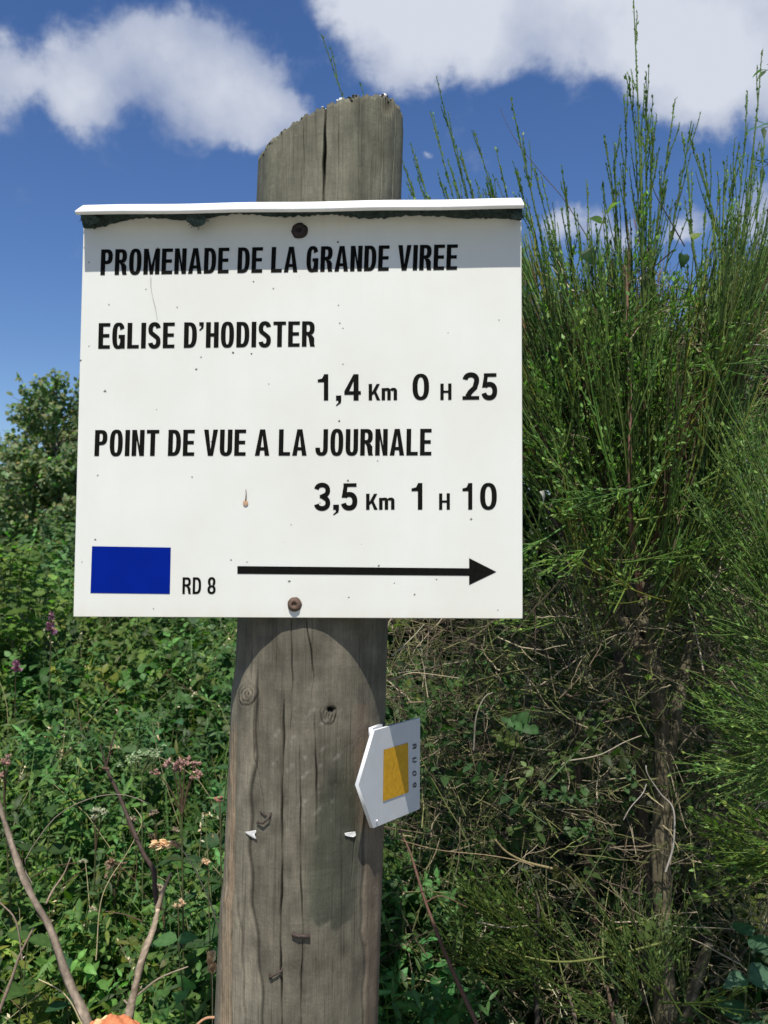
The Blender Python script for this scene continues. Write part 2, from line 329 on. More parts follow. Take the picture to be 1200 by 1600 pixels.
def build_post():
    th = np.concatenate([np.radians(np.linspace(-100, 100, 800)), np.radians(np.linspace(100, 260, 60))[1:-1]])
    zvis0 = 1.08
    # top edge height by angle, from the worn outline in the photograph
    # px outline of the top silhouette
    ox = np.array([399, 401, 408, 420, 440, 462, 484, 505, 530, 556, 582, 603, 616, 625, 629, 631.5, 632])
    oy = np.array([285, 262, 243, 226, 205, 189, 176, 165, 155, 148, 146.5, 148, 155, 166, 178, 190, 215])
    ca = axis(np.full(len(th), 1.98)); x0 = ca[:, 0] + rad(1.98) * np.sin(th)
    y0 = ca[:, 1] - rad(1.98) * np.cos(th)
    pxs = 600 + F * x0 / (y0 * 1.03)
    py = np.interp(pxs, ox, oy)
    ztop = at(pxs, py, y0)[:, 2]
    back = np.cos(th) < 0.12
    zl, zr = ztop[~back][0], ztop[~back][-1]
    tb = np.degrees(th) % 360
    zback = np.interp(tb, [82, 130, 180, 230, 278], [zr - .004, zr - .045, zr - .08, zl - .04, zl - .003])
    ztop = np.where(back, np.minimum(zback, 3), ztop)
    ztop += .0012 * np.sin(th * 37) + .0008 * np.sin(th * 91 + 1) + rng.normal(0, .0003, len(th))
    tz = np.concatenate([np.linspace(0, 1, 500)])
    rows = []
    zlow = np.linspace(-.35, zvis0, 12)[:-1]
    Z = np.concatenate([np.repeat(zlow[:, None], len(th), 1), zvis0 + (ztop[None] - zvis0) * tz[:, None]])
    C = axis(Z); R = rad(Z)
    P = C + R[..., None] * np.stack([np.sin(th) + 0 * Z, -np.cos(th) + 0 * Z, 0 * Z], -1)
    X, Y = proj(P)
    front = (np.abs(th)[None] < math.radians(100)) & (Z > zvis0 - .02)
    d = np.zeros_like(Z); dark = np.zeros_like(Z)
    thz = np.stack([np.broadcast_to(th, Z.shape) * .0745, Z], -1)
    # gentle lengthwise undulation
    for k in range(9):
        fr = rng.uniform(6, 30); d += .00016 * np.sin(th * fr + rng.uniform(0, 6) + np.sin(Z * rng.uniform(3, 9)) * .7)
    cr = [([(508, 160), (508, 240), (505, 318)], 3.0, .016, 1), ([(530, 150), (529, 230), (528, 318)], 1.0, .0015, .5), ([(474, 190), (475, 318)], 1.0, .0012, .45),
          ([(445, 235), (446, 318)], .9, .001, .35), ([(598, 178), (594, 318)], 1.0, .0015, .5), ([(618, 165), (613, 318)], 1.4, .002, .6), ([(563, 150), (560, 318)], .8, .0007, .2),
          ([(479, 970), (481, 985), (486, 1012), (490, 1054), (484, 1108)], 1.5, .003, .8), ([(455, 970), (457, 1060), (453, 1150)], 1.4, .003, .75),
          ([(446, 1080), (443, 1108), (441, 1240), (440, 1390), (438, 1500), (441, 1600)], 2.2, .006, 1), ([(492, 1110), (494, 1210), (495, 1310)], 1.8, .004, .85),
          ([(469, 1160), (469, 1300), (471, 1390), (473, 1470), (470, 1600)], 1.5, .003, .8), ([(533, 1140), (528, 1215)], .9, .0012, .35), ([(521, 1280), (520, 1460)], .8, .001, -.3),
          ([(398, 1100), (400, 1186), (409, 1245), (412, 1290)], 1.4, .002, .6), ([(557, 1240), (553, 1320), (548, 1400)], 1.2, .0015, .45),
          ([(426, 1500), (424, 1600)], 1.0, .001, .4), ([(520, 1480), (518, 1600)], .8, .0008, .25), ([(545, 1490), (541, 1600)], .8, .0008, .25), ([(567, 1060), (570, 1135)], 1.5, .003, .6),
          ([(577, 1110), (580, 1180)], 1.3, .003, .6), ([(364, 1180), (358, 1400), (352, 1600)], 2.0, .004, .55), ([(372, 1130), (370, 1300), (367, 1600)], 1.8, .003, .7)]
    for pts, w, dp, dk in cr:
        pts = np.array(pts, float); pts = pts[np.argsort(pts[:, 1])]
        xc = np.interp(Y, pts[:, 1], pts[:, 0]) + .7 * np.sin(Y * .035 + w * 5) + .35 * np.sin(Y * .13 + w)
        y0_, y1_ = pts[0, 1], pts[-1, 1]
        tp = np.clip((Y - y0_) / 26 + (.9 if y0_ < 200 or y0_ == 970 else 0), 0, 1) * np.clip((y1_ - Y) / 26 + (.9 if y1_ in (318, 1600) else 0), 0, 1)
        tp = tp * (.65 + .35 * np.sin(Y * .05 + w * 9))
        g = np.exp(-((X - xc) / (w * .6 * (.4 + .6 * tp))) ** 2) * tp * front
        d -= g * dp * 1.1; dark = np.maximum(dark, g * dk) if dk > 0 else dark + g * dk
    # raised outer layers left and right
    lb = np.interp(Y, [1030, 1110, 1180, 1240, 1330, 1408, 1468, 1540, 1640], [404, 399, 400, 393, 391, 394, 402, 409, 412]) + 1.5 * np.sin(Y * .07)
    rb = np.interp(Y, [1100, 1240, 1315, 1380, 1456, 1480, 1570, 1640], [576, 571, 569, 567, 564, 570, 567, 566]) + 1.2 * np.sin(Y * .08)
    fadeY = np.clip((Y - 1040) / 40, 0, 1)
    sL = 1 / (1 + np.exp((X - lb) / .7)) * fadeY * front; sR = 1 / (1 + np.exp(-(X - rb) / .8)) * np.clip((Y - 1140) / 40, 0, 1) * front
    d += sL * .0028 + sR * .0022
    lb2 = np.interp(Y, [1380, 1450, 1600], [372, 381, 385]) + 1.0 * np.sin(Y * .1)
    d += 1 / (1 + np.exp((X - lb2) / .7)) * np.clip((Y - 1380) / 30, 0, 1) * .002 * front
    edge = np.exp(-((X - lb - 1.5) / 1.6) ** 2) * fadeY * .7 + np.exp(-((X - rb + 2) / 1.6) ** 2) * np.clip((Y - 1140) / 40, 0, 1) * .5 + np.exp(-((X - lb2 - 1.2) / 1.3) ** 2) * np.clip((Y - 1380) / 30, 0, 1) * .5
    dark = np.maximum(dark, edge * front)
    # fibrous bare strip on the left
    fs = np.interp(Y, [1100, 1200, 1600], [371, 364, 352]); fe = np.interp(Y, [1100, 1200, 1600], [377, 373, 369])
    fib = 1 / (1 + np.exp(-(X - fs + 3) / 1.5)) / (1 + np.exp((X - fe) / 1.2)) * np.clip((Y - 1120) / 30, 0, 1) * front
    d += fib * .0005 * np.sin(X * 2.1 + .4 * np.sin(Y * .02)) - fib * .0008
    # knots
    knot = np.zeros_like(Z)
    for kx, ky, kr, hol in ((390, 1085, 13, 0), (513, 1116, 12, 1), (436, 1278, 0, 0)):
        if kr == 0: continue
        rr = np.sqrt((X - kx) ** 2 + ((Y - ky) / 1.15) ** 2) + .8 * np.sin(np.arctan2(Y - ky, X - kx) * 2 + 1) + .4 * np.sin(np.arctan2(Y - ky, X - kx) * 5)
        m_ = np.clip(1.6 - rr / kr, 0, 1) * front
        d += m_ * (.0008 * np.cos(rr * 1.15)); dark = np.maximum(dark, np.clip(np.exp(-((rr - kr) / 1.3) ** 2) * .75 * ((Y > ky - 2) * .7 + .3) + m_ * .38 * np.clip(-np.cos(rr * 1.15), 0, 1), 0, 1) * front)
        knot = np.maximum(knot, m_)
        if hol:
            hh = np.exp(-(((X - kx - 5) / 5.5) ** 2 + ((Y - ky + 7) / 3) ** 2) ** 1.5) * front
            d -= hh * .012; dark = np.maximum(dark, hh)
    # the top corner rot pocket
    rp = np.exp(-(((X - 606) / 7) ** 2 + ((Y - 160) / 14) ** 2)) * front; d -= rp * .006 * (1 + np.sin(X * 1.7)); dark = np.maximum(dark, rp * .6)
    rt = np.clip(1 - (ztop[None] - Z) / .003, 0, 1) * (Z > 1.8); d -= rt * .0025
    dark = np.maximum(dark, rt * .5)
    n3 = fbm(np.stack([X / 60, Y / 160], -1), .5, 3, 3); n4 = fbm(np.stack([X / 14, Y / 60], -1), .5, 5, 3); n5 = fbm(np.stack([X / 8, Y / 8], -1), .35, 8, 3); n6 = fbm(np.stack([X / 30, Y / 55], -1), .5, 12, 4)
    # colours (weathered grey-brown, greener near the top)
    topc = np.array([.155, .150, .104]); lowc = np.array([.134, .119, .086])
    k = np.clip((Z - 1.50) / .25, 0, 1)[..., None]
    col = topc * k + lowc * (1 - k)
    grey = np.array([.125, .119, .088]); col = col + (grey - col) * np.clip(.5 + .5 * n3, 0, 1)[..., None] * .5
    col = col * (1 + .13 * n4[..., None]) * (1 - .34 * np.clip(n6 * (Z < 1.5), 0, 1))[..., None]
    col = col * (1 + .55 * (sL * (1 - fib)))[..., None] * (1 - .0 * sR[..., None])
    red = np.array([.20, .145, .10]); col = col + (red - col) * (sR * .5 + np.exp(-((X - 563) / 14) ** 2) * (Y > 1100) * (Y < 1300) * .5)[..., None]
    fc = np.array([.30, .22, .14]); col = col + (fc - col) * (fib * (.55 + .45 * np.sin(X * 2.1)))[..., None]
    # the greenish damp stain right of the middle
    xl = np.interp(Y, [1140, 1210, 1300, 1380, 1448], [524, 506, 488, 480, 478]) + 4 * n5; xr = np.interp(Y, [1140, 1240, 1330, 1400, 1436, 1450], [548, 562, 560, 554, 548, 538]) + 3 * n5
    bot = 1448 + 6 * np.sin(X * .23) + 5 * n5 + np.where(X < 505, -4, 0)
    st = 1 / (1 + np.exp(-(X - xl) / 5)) / (1 + np.exp((X - xr) / 2.5)) / (1 + np.exp((Y - bot) / 1.8)) * np.clip((Y - 1130) / 120, 0, 1) * front * (Z < 1.5)
    col = col + (np.array([.042, .048, .032]) - col) * (st * .8)[..., None]
    st2 = np.exp(-(((X - 432) / 13) ** 2 + ((Y - 1290) / 18) ** 2) ** 2) * front + np.exp(-(((X - 475) / 30) ** 2 + ((Y - 1022) / 26) ** 2)) * front * .5
    col = col * (1 - .38 * st2 * (Z < 1.5))[..., None]
    drip = np.exp(-((X - 473) / 8) ** 2) * np.clip((Y - 1455) / 20, 0, 1) * (.5 + .5 * n5) * front; col = col * (1 - .4 * np.clip(drip, 0, 1))[..., None]
    dband = np.exp(-((X - 566) / 7) ** 2) * (Z > 1.8); col = col * (1 - .3 * dband)[..., None]
    chalk = np.clip(n5 - .55, 0, 1) * 2 * np.exp(-(((X - 490) / 60) ** 2 + ((Y - 1180) / 90) ** 2)); col = col + (np.array([.42, .4, .35]) - col) * np.clip(chalk * .5, 0, .2)[..., None]
    col = col * (1 - .93 * np.clip(dark, 0, 1))[..., None]
    P = C + (R + d)[..., None] * np.stack([np.sin(th) + 0 * Z, -np.cos(th) + 0 * Z, 0 * Z], -1)
    # flat seat for the board
    nr_, nc = Z.shape
    idx = np.arange(nr_ * nc).reshape(nr_, nc)
    q = np.stack([idx[:-1], np.roll(idx, -1, 1)[:-1], np.roll(idx, -1, 1)[1:], idx[1:]], -1).reshape(-1, 4)
    mb = MB(); mb.add(P.reshape(-1, 3), q, np.clip(col, .004, .9).reshape(-1, 3))
    # the sawn top
    rim = P[-1]; c0 = rim.mean(0); rings = [rim]
    for kk in (.9, .6, .3): rings.append(c0 + (rim - c0) * kk + np.array([0, 0, -.001]) + rng.normal(0, .0006, rim.shape) * [0, 0, 1])
    RG = np.stack(rings); id2 = np.arange(RG.shape[0] * nc).reshape(RG.shape[0], nc)
    q2 = np.stack([id2[:-1], np.roll(id2, -1, 1)[:-1], np.roll(id2, -1, 1)[1:], id2[1:]], -1).reshape(-1, 4)
    mb.add(RG.reshape(-1, 3), q2, (.2, .18, .13))
    last = mb.n; mb.add(np.concatenate([RG[-1], c0[None]]), np.stack([np.arange(nc), (np.arange(nc) + 1) % nc, np.full(nc, nc)], -1), (.16, .15, .11))
    o = mb.build('post', M_post, post_root, smooth=True)
    return o, P, X, Y, th
post, PP, PX, PY, PTH = build_post()
_fr = (np.abs(PTH) < math.radians(97))
def onpost(px, py, h=0.0):
    """surface point of the post at a photograph pixel, lifted by h"""
    dd = (PX - px) ** 2 + (PY - py) ** 2 + (~_fr[None]) * 1e9
    i = np.unravel_index(np.argmin(dd), dd.shape); a = PTH[i[1]]
    n = np.array([math.sin(a), -math.cos(a), 0])
    return PP[i] + n * h, n

# board
def slab(outline, n, thick, mb=None, col=(.5, .5, .5)):
    """prism from a planar outline [K,3]; the outline is the front face, n points to the viewer"""
    mb = mb or MB(); O = np.asarray(outline, float); k = len(O); B = O - n * thick
    mb.add(np.concatenate([O, B]), np.stack([np.arange(k), (np.arange(k) + 1) % k, (np.arange(k) + 1) % k + k, np.arange(k) + k], -1), col)
    c = np.concatenate([O, O.mean(0)[None]]); mb.add(c, np.stack([np.arange(k), (np.arange(k) + 1) % k, np.full(k, k)], -1), col)
    c = np.concatenate([B, B.mean(0)[None]]); mb.add(c, np.stack([(np.arange(k) + 1) % k, np.arange(k), np.full(k, k)], -1), col)
    return mb
M_board, t, p, out = mat('white_sign_enamel')
tcn = N(t, 'ShaderNodeTexCoord')
def spots(scale, thr, soft, rand_thr):
    vo = N(t, 'ShaderNodeTexVoronoi', i_Scale=scale, i_Randomness=1.0); L(t, tcn.outputs['Object'], vo.inputs['Vector'])
    sp = N(t, 'ShaderNodeSeparateColor'); L(t, vo.outputs['Color'], sp.inputs[0])
    sz = rangen(sp.outputs[0], rand_thr, 1.0, 0.0, 1.0)
    thn = N(t, 'ShaderNodeMath', operation='MULTIPLY', n_1=thr); L(t, sz, thn.inputs[0])
    sb = N(t, 'ShaderNodeMath', operation='SUBTRACT'); L(t, thn.outputs[0], sb.inputs[0]); L(t, vo.outputs['Distance'], sb.inputs[1])
    return rangen(sb.outputs[0], 0, soft, 0, 1)
s1_ = spots(52, .07, .04, .88); s2_ = spots(110, .08, .06, .93)
nzb = N(t, 'ShaderNodeTexNoise', i_Scale=9.0, i_Detail=7.0, i_Roughness=.6); L(t, tcn.outputs['Object'], nzb.inputs['Vector'])
mpb = N(t, 'ShaderNodeMapping'); mpb.inputs['Scale'].default_value = (70, 70, 5); L(t, tcn.outputs['Object'], mpb.inputs[0])
nzs = N(t, 'ShaderNodeTexNoise', i_Scale=1.0, i_Detail=4.0); L(t, mpb.outputs[0], nzs.inputs['Vector'])
base = N(t, 'ShaderNodeMix', data_type='RGBA'); base.inputs['A'].default_value = (.62, .62, .555, 1); base.inputs['B'].default_value = (.675, .685, .635, 1)
L(t, rangen(nzb.outputs['Fac'], .3, .7, 0, 1), base.inputs['Factor'])
bm2 = N(t, 'ShaderNodeMix', data_type='RGBA'); bm2.inputs['B'].default_value = (.60, .58, .50, 1); L(t, base.outputs['Result'], bm2.inputs['A'])
# grime gathers along the top (under the rain strip) and the bottom edge
geo = N(t, 'ShaderNodeAttribute', attribute_name='Col'); sepc = N(t, 'ShaderNodeSeparateColor'); L(t, geo.outputs['Color'], sepc.inputs[0])
gm = mul(sepc.outputs[0], rangen(nzs.outputs['Fac'], .35, .7, .15, 1)); sg = N(t, 'ShaderNodeMath', operation='ADD', use_clamp=True); L(t, gm, sg.inputs[0]); L(t, mul(rangen(nzs.outputs['Fac'], .45, .75, 0, .28), rangen(nzb.outputs['Fac'], .4, .7, 0, 1)), sg.inputs[1]); L(t, sg.outputs[0], bm2.inputs['Factor'])
bm3 = N(t, 'ShaderNodeMix', data_type='RGBA'); bm3.inputs['B'].default_value = (.17, .16, .13, 1); L(t, bm2.outputs['Result'], bm3.inputs['A'])
mxs = N(t, 'ShaderNodeMath', operation='MAXIMUM'); L(t, s1_, mxs.inputs[0]); L(t, s2_, mxs.inputs[1])
mxs2 = N(t, 'ShaderNodeMath', operation='MULTIPLY', n_1=.7); L(t, mxs.outputs[0], mxs2.inputs[0]); L(t, mxs2.outputs[0], bm3.inputs['Factor'])
L(t, bm3.outputs['Result'], p.inputs['Base Color']); p.inputs['Roughness'].default_value = .5; p.inputs['Specular IOR Level'].default_value = .3
bpn = N(t, 'ShaderNodeBump', i_Strength=.06, i_Distance=.002); L(t, nzb.outputs['Fac'], bpn.inputs['Height']); L(t, bpn.outputs[0], p.inputs['Normal'])
def build_board():
    cs = onsign(np.array([131.5, 814, 816, 115.]), np.array([327, 316, 966, 963.]))
    TL, TR, BR, BL = cs; mb = MB(); nu, nv = 40, 60
    u = np.linspace(0, 1, nu)[None, :, None]; vv = np.linspace(0, 1, nv)[:, None, None]
    G = (TL * (1 - u) + TR * u) * (1 - vv) + (BL * (1 - u) + BR * u) * vv
    # the sheet is very slightly bowed
    G = G + S_N * (.0000 * np.sin(u * 3.1) * np.sin(vv * 3.1))
    g = np.clip(np.exp(-((vv[..., 0]) / .055) ** 2) + .75 * np.exp(-((1 - vv[..., 0]) / .018) ** 2) + .25 * np.exp(-((.93 - vv[..., 0]) / .02) ** 2) * np.exp(-((u[..., 0] - .5) / .25) ** 2), 0, 1) * np.ones((nv, nu))
    idx = np.arange(nu * nv).reshape(nv, nu)
    mb.add(G.reshape(-1, 3), np.stack([idx[:-1, :-1], idx[1:, :-1], idx[1:, 1:], idx[:-1, 1:]], -1).reshape(-1, 4), np.repeat(g.reshape(-1, 1), 3, 1))
    # rim and back
    loop = np.concatenate([idx[0, :-1], idx[:-1, -1], idx[-1, ::-1][:-1], idx[::-1, 0][:-1]]); Fp = G.reshape(-1, 3)[loop]; Bp = Fp - S_N * BOARD_T; k = len(loop)
    e = .0005; ctr = Fp.mean(0); Fo = Fp + norm(Fp - ctr) * e - S_N * e; Bo = Bp + norm(Fp - ctr) * e
    mb.add(np.concatenate([Fp, Fo]), np.stack([np.arange(k), (np.arange(k) + 1) % k, (np.arange(k) + 1) % k + k, np.arange(k) + k], -1)[:, ::-1], (.35, .35, .35))
    mb.add(np.concatenate([Fo, Bo, Bo.mean(0)[None]]), np.stack([np.arange(k), (np.arange(k) + 1) % k, (np.arange(k) + 1) % k + k, np.arange(k) + k], -1)[:, ::-1], (.35, .35, .35))
    mb.add(np.concatenate([Bo, Bo.mean(0)[None]]), np.stack([np.arange(k), (np.arange(k) + 1) % k, np.full(k, k)], -1), (0, 0, 0))
    return mb.build('sign_board', M_board, post_root)
board = build_board(); board['label'] = 'white enamelled direction board'
M_print = plain('black_print', (.006, .006, .005), .7, noise=.3, nscale=400, spec=.05)
M_blue = plain('blue_print', (.0, .012, .20), .7, noise=.08, nscale=40, spec=.05)

# ---- letters: strokes laid side by side (never overlapping), cap height 1
ST = .165
def strip(pts, w0, w1=None, closed=False):
    P = np.array(pts, float); k = len(P)
    if closed: T = np.roll(P, -1, 0) - np.roll(P, 1, 0)
    else: T = np.gradient(P, axis=0)
    T /= np.linalg.norm(T, axis=1)[:, None]; Nn = np.stack([-T[:, 1], T[:, 0]], 1)
    hw = np.broadcast_to(np.asarray(w0, float), (k,))[:, None] / 2
    A_, B_ = P + Nn * hw, P - Nn * hw
    return [np.array([A_[i], A_[(i + 1) % k], B_[(i + 1) % k], B_[i]]) for i in range(k if closed else k - 1)]
def arc(cx, cy, rx, ry, a0, a1, n=14, p=2.5):
    a = np.radians(np.linspace(a0, a1, n)); c, s_ = np.cos(a), np.sin(a)
    return [(cx + rx * np.sign(cc) * abs(cc) ** (2 / p), cy + ry * np.sign(ss) * abs(ss) ** (2 / p)) for cc, ss in zip(c, s_)]
def band(outer, inner, closed=False):
    k = len(outer); o, i_ = np.array(outer), np.array(inner)
    return [np.array([o[j], o[(j + 1) % k], i_[(j + 1) % k], i_[j]]) for j in range(k if closed else k - 1)]
def ring(cx, cy, w, h, st, sh, a0=0, a1=360, n=30, p=2.6):
    """band between two superellipses; st = stem thickness, sh = thickness of the horizontal parts"""
    return band(arc(cx, cy, w / 2, h / 2, a0, a1, n, p), arc(cx, cy, w / 2 - st, h / 2 - sh, a0, a1, n, p))
def rect(x0, y0, x1, y1): return np.array([(x0, y0), (x1, y0), (x1, y1), (x0, y1)], float)
def poly(*p): return np.array(p, float)
H_ = .135
def glyph(ch, w=.44, st=ST):
    h = H_ if st > .14 else H_ * .8
    c = ch
    if c in 'EFL':
        g = [rect(0, 0, st, 1)]; wr = w * .92
        g.append(rect(st, 0, wr, h)) if c != 'F' else None
        if c in 'EF': g += [rect(st, 1 - h, wr, 1), rect(st, .5 - h * .45, wr * .94, .5 + h * .55)]
        return g, wr
    if c == 'I': return [rect(0, 0, st, 1)], st
    if c == 'H': return [rect(0, 0, st, 1), rect(w - st, 0, w, 1), rect(st, .5 - h / 2, w - st, .5 + h / 2)], w
    if c == 'T': return [rect(0, 1 - h, w, 1), rect(w / 2 - st / 2, 0, w / 2 + st / 2, 1 - h)], w
    if c == 'N': return [rect(0, 0, st, 1), rect(w - st, 0, w, 1), poly((st, 1), (st, .62), (w - st, 0), (w - st, .38))], w
    if c == 'M':
        W_ = w * 1.36; m_ = W_ / 2
        return [rect(0, 0, st, 1), rect(W_ - st, 0, W_, 1), poly((st, 1), (st, .64), (m_ - st * .38, 0), (m_, 0), (m_, .34)), poly((W_ - st, .64), (W_ - st, 1), (m_, .34), (m_, 0), (m_ + st * .38, 0))], W_
    if c == 'A':
        W_ = w * 1.16; m_ = W_ / 2; a = st * .55
        y0_, y1_ = .2, .2 + h * .9
        xo = lambda y: (m_ - a) * y; xi = lambda y: st + (m_ - st) * min(y / .78, 1)
        return [poly((0, 0), (st, 0), (xi(.78), .78), (m_, 1), (m_ - a, 1)), poly((W_ - st, 0), (W_, 0), (m_ + a, 1), (m_, 1), (m_, .78)),
                poly((xi(y0_), y0_), (W_ - xi(y0_), y0_), (W_ - xi(y1_), y1_), (xi(y1_), y1_))], W_
    if c == 'V':
        W_ = w * 1.12; m_ = W_ / 2; a = st * .55
        return [poly((0, 1), (m_ - a, 0), (m_, 0), (m_, .24), (st, 1)), poly((W_, 1), (W_ - st, 1), (m_, .24), (m_, 0), (m_ + a, 0))], W_
    if c == 'O': return ring(w / 2 + .01, .5, w * 1.04, 1.03, st, h, 0, 360, 33, 2.7), w * 1.06
    if c == '0': return ring(w / 2, .5, w, 1.02, st, h, 0, 360, 33, 2.4), w
    if c == 'D': return [rect(0, 0, st, 1)] + [rect(st, 0, w * .42, h), rect(st, 1 - h, w * .42, 1)] + band(arc(w * .42, .5, w * .6, .5, -90, 90, 18, 2.6), arc(w * .42, .5, w * .6 - st, .5 - h, -90, 90, 18, 2.6)), w * 1.02
    if c in 'PR':
        b0 = .42 if c == 'P' else .45; cy = (1 + b0) / 2; ry = (1 - b0) / 2; x0 = w * .5; rx = w - x0
        g = [rect(0, 0, st, 1), rect(st, 1 - h, x0, 1), rect(st, b0, x0, b0 + h)] + band(arc(x0, cy, rx, ry, -90, 90, 14, 2.5), arc(x0, cy, rx - st, ry - h, -90, 90, 14, 2.5))
        if c == 'R': g += [poly((w * .42, b0), (w * .80, b0 + .0), (w * .98, .33), (w - .01, .10), (w * 1.04, 0), (w * 1.04 - st, 0), (w * .98 - st, .12), (w * .9 - st, .36))]
        return g, w * 1.03
    if c == 'U':
        return [rect(0, .3, st, 1), rect(w - st, .3, w, 1)] + band(arc(w / 2, .3, w / 2, .31, 180, 360, 18, 2.5), arc(w / 2, .3, w / 2 - st, .31 - h, 180, 360, 18, 2.5)), w
    if c == 'J':
        return [rect(w * .95 - st, .3, w * .95, 1)] + band(arc(w * .45, .3, w * .5, .31, 180, 360, 18, 2.5), arc(w * .45, .3, w * .5 - st, .31 - h, 180, 360, 18, 2.5)), w * .97
    if c == 'G':
        o = arc(w / 2, .5, w / 2, .515, 28, 322, 34, 2.7); i_ = arc(w / 2, .5, w / 2 - st, .515 - h, 28, 322, 34, 2.7)
        return band(o, i_) + [rect(w - st, 0, w, .40), rect(w * .5, .40, w, .40 + h)], w * 1.02
    if c == 'S':
        pts = arc(w / 2, .735, w / 2 - st / 2, .265 - h / 2 + .01, 12, 232, 16, 2.3); pts = pts[:-1]
        pts2 = [(w * .36, .555), (w * .64, .445)]
        pts3 = arc(w / 2, .26, w / 2 - st / 2, .26 - h / 2 + .01, 412 - 360, -168, 16, 2.3)[1:]
        return strip(pts + pts2 + pts3, st * .96), w
    if c == '3':
        W_ = w; a = arc(W_ / 2, .735, W_ / 2 - st / 2, .265 - h / 2 + .01, 168, -60, 13, 2.2); b = arc(W_ / 2, .265, W_ / 2 - st / 2, .265 - h / 2 + .01, 62, -168, 15, 2.2)
        return strip(a + [(W_ * .52, .51)], st * .92)  + strip([(W_ * .54, .50)] + b, st * .95) + [rect(W_ * .36, .44, W_ * .58, .44 + h)], W_
    if c == '8':
        return ring(w / 2, .26, w, .54, st, h, 0, 360, 27, 2.2) + band(arc(w / 2, .73, w * .46, .285, -62, 242, 22, 2.2), arc(w / 2, .73, w * .46 - st, .285 - h, -62, 242, 22, 2.2)), w
    if c == '9':
        return ring(w / 2, .69, w, .62, st, h, 0, 360, 27, 2.2) + strip([(w - st / 2, .6), (w - st / 2, .35), (w * .8, .12), (w * .5, .07), (w * .15, .12)], st * .8), w
    if c == '2':
        a = arc(w / 2, .73, w / 2 - st / 2, .27 - h / 2 + .01, 172, -28, 16, 2.2)
        return strip(a + [(w * .74, .46), (w * .46, .29), (w * .30, .12)], st) + [rect(0, 0, w, h)], w
    if c == '5':
        return [rect(w * .14, 1 - h, w * .93, 1), poly((w * .14, 1 - h), (w * .03, .46), (w * .03 + st * .92, .46), (w * .14 + st * .8, 1 - h))] + strip(arc(w * .48, .325, w * .5 - st / 2, .325 - h / 2, 140, -165, 20, 2.3), st), w
    if c == '4': return [rect(w * .86 - st, 0, w * .86, 1), rect(0, .22, w * .86 - st, .22 + h), rect(w * .86, .22, w, .22 + h), poly((0, .22 + h), (st * .95, .22 + h), (w * .86 - st, .74), (w * .86 - st, 1))], w
    if c == '1': return [rect(w * .42, 0, w * .42 + st, 1), poly((0, .70), (w * .42, .70), (w * .42, .97), (w * .30, .84), (0, .80))], w * .42 + st
    if c == ',': return [poly((0, 0), (st, 0), (st, st), (0, st)), poly((st * .4, 0), (st, 0), (st * .9, -.10), (st * .1, -.21), (0, -.17), (st * .45, -.08))], st
    if c == "'": return [rect(0, .86, st * .95, 1), poly((st * .4, .86), (st * .95, .86), (st * .85, .76), (st * .15, .66), (0, .70), (st * .4, .78))], st
    if c == 'K': return [rect(0, 0, st, 1), poly((st, .30), (st, .50), (w * .78, 1), (w * 1.1, 1), (st * 2.1, .52)), poly((st * 1.55, .42), (st * 2.1, .56), (w * 1.14, 0), (w * .80, 0))], w * 1.12
    if c == 'm':
        xh = .74; w2 = .42; g = [rect(0, 0, st, xh)]
        for x0 in (st, st + w2 - st * .3):
            g += band(arc(x0 + (w2 - st * .5) / 2 - st * .25, .52, (w2 - st * .5) / 2 + st * .25, .235, 160, 0, 12, 2.4), arc(x0 + (w2 - st * .5) / 2 - st * .25, .50, (w2 - st * .5) / 2 + st * .25 - st, .12, 160, 0, 12, 2.4))
            xr_ = x0 + w2 - st * .5; g += [poly((xr_ - st, .0), (xr_, 0), (xr_, .52), (xr_ - st, .50))]
        return g, xr_
    return [], .2
def text_polys(s, w=.44, st=ST, gap=.075, space=.25, sizes=None):
    x = 0; out_ = []
    for ch in s:
        if ch == ' ': x += space; continue
        g, gw = glyph(ch, w, st)
        out_ += [q + [x, 0] for q in g]; x += gw + gap
    return out_, x - gap
def lettering(name, s, quad, lift, m, parent, w=.44, st=ST, gap=.075, space=.25, onf=None, label=None):
    """quad = photograph corners of the line: left-bottom, right-bottom, right-top, left-top"""
    pol, tw = text_polys(s, w, st, gap, space); mb = MB(); Q = np.array(quad, float)
    for j, q in enumerate(pol):
        u = q[:, 0:1] / tw; v_ = q[:, 1:2]
        px = (Q[0] * (1 - u) + Q[1] * u) * (1 - v_) + (Q[3] * (1 - u) + Q[2] * u) * v_
        P = (onf or onsign)(px[:, 0], px[:, 1], lift + .000004 * (j % 5))
        k = len(P); c = P.mean(0)
        if k > 4: mb.add(np.concatenate([P]), np.array([list(range(k))]), (0, 0, 0))
        else: mb.add(P, np.array([[0, 1, 2, 3]][:1]) if k == 4 else np.array([list(range(k))]), (0, 0, 0))
    o = mb.build(name, m, parent)
    if label: o['label'] = label
    return o
LF = .00035
lettering('lettering', 'PROMENADE DE LA GRANDE VIREE', [(157, 430), (714, 421.5), (715.5, 382), (158.5, 390)], LF, M_print, board, label='black line reading PROMENADE DE LA GRANDE VIREE')
lettering('lettering', "EGLISE D'HODISTER", [(153.5, 545), (492, 541.5), (492.5, 502), (154.5, 505)], LF, M_print, board, label="black line reading EGLISE D'HODISTER")
lettering('lettering', 'POINT DE VUE A LA JOURNALE', [(147.5, 712.5), (674, 711.5), (674.5, 670), (149, 672)], LF, M_print, board, label='black line reading POINT DE VUE A LA JOURNALE')
def wide(s, x0, x1, yb, yt, w=.62, st=.19, gap=.1): lettering('lettering', s, [(x0, yb), (x1, yb - .3), (x1, yt - .3), (x0, yt)], LF, M_print, board, w=w, st=st, gap=gap, label='black number reading ' + s)
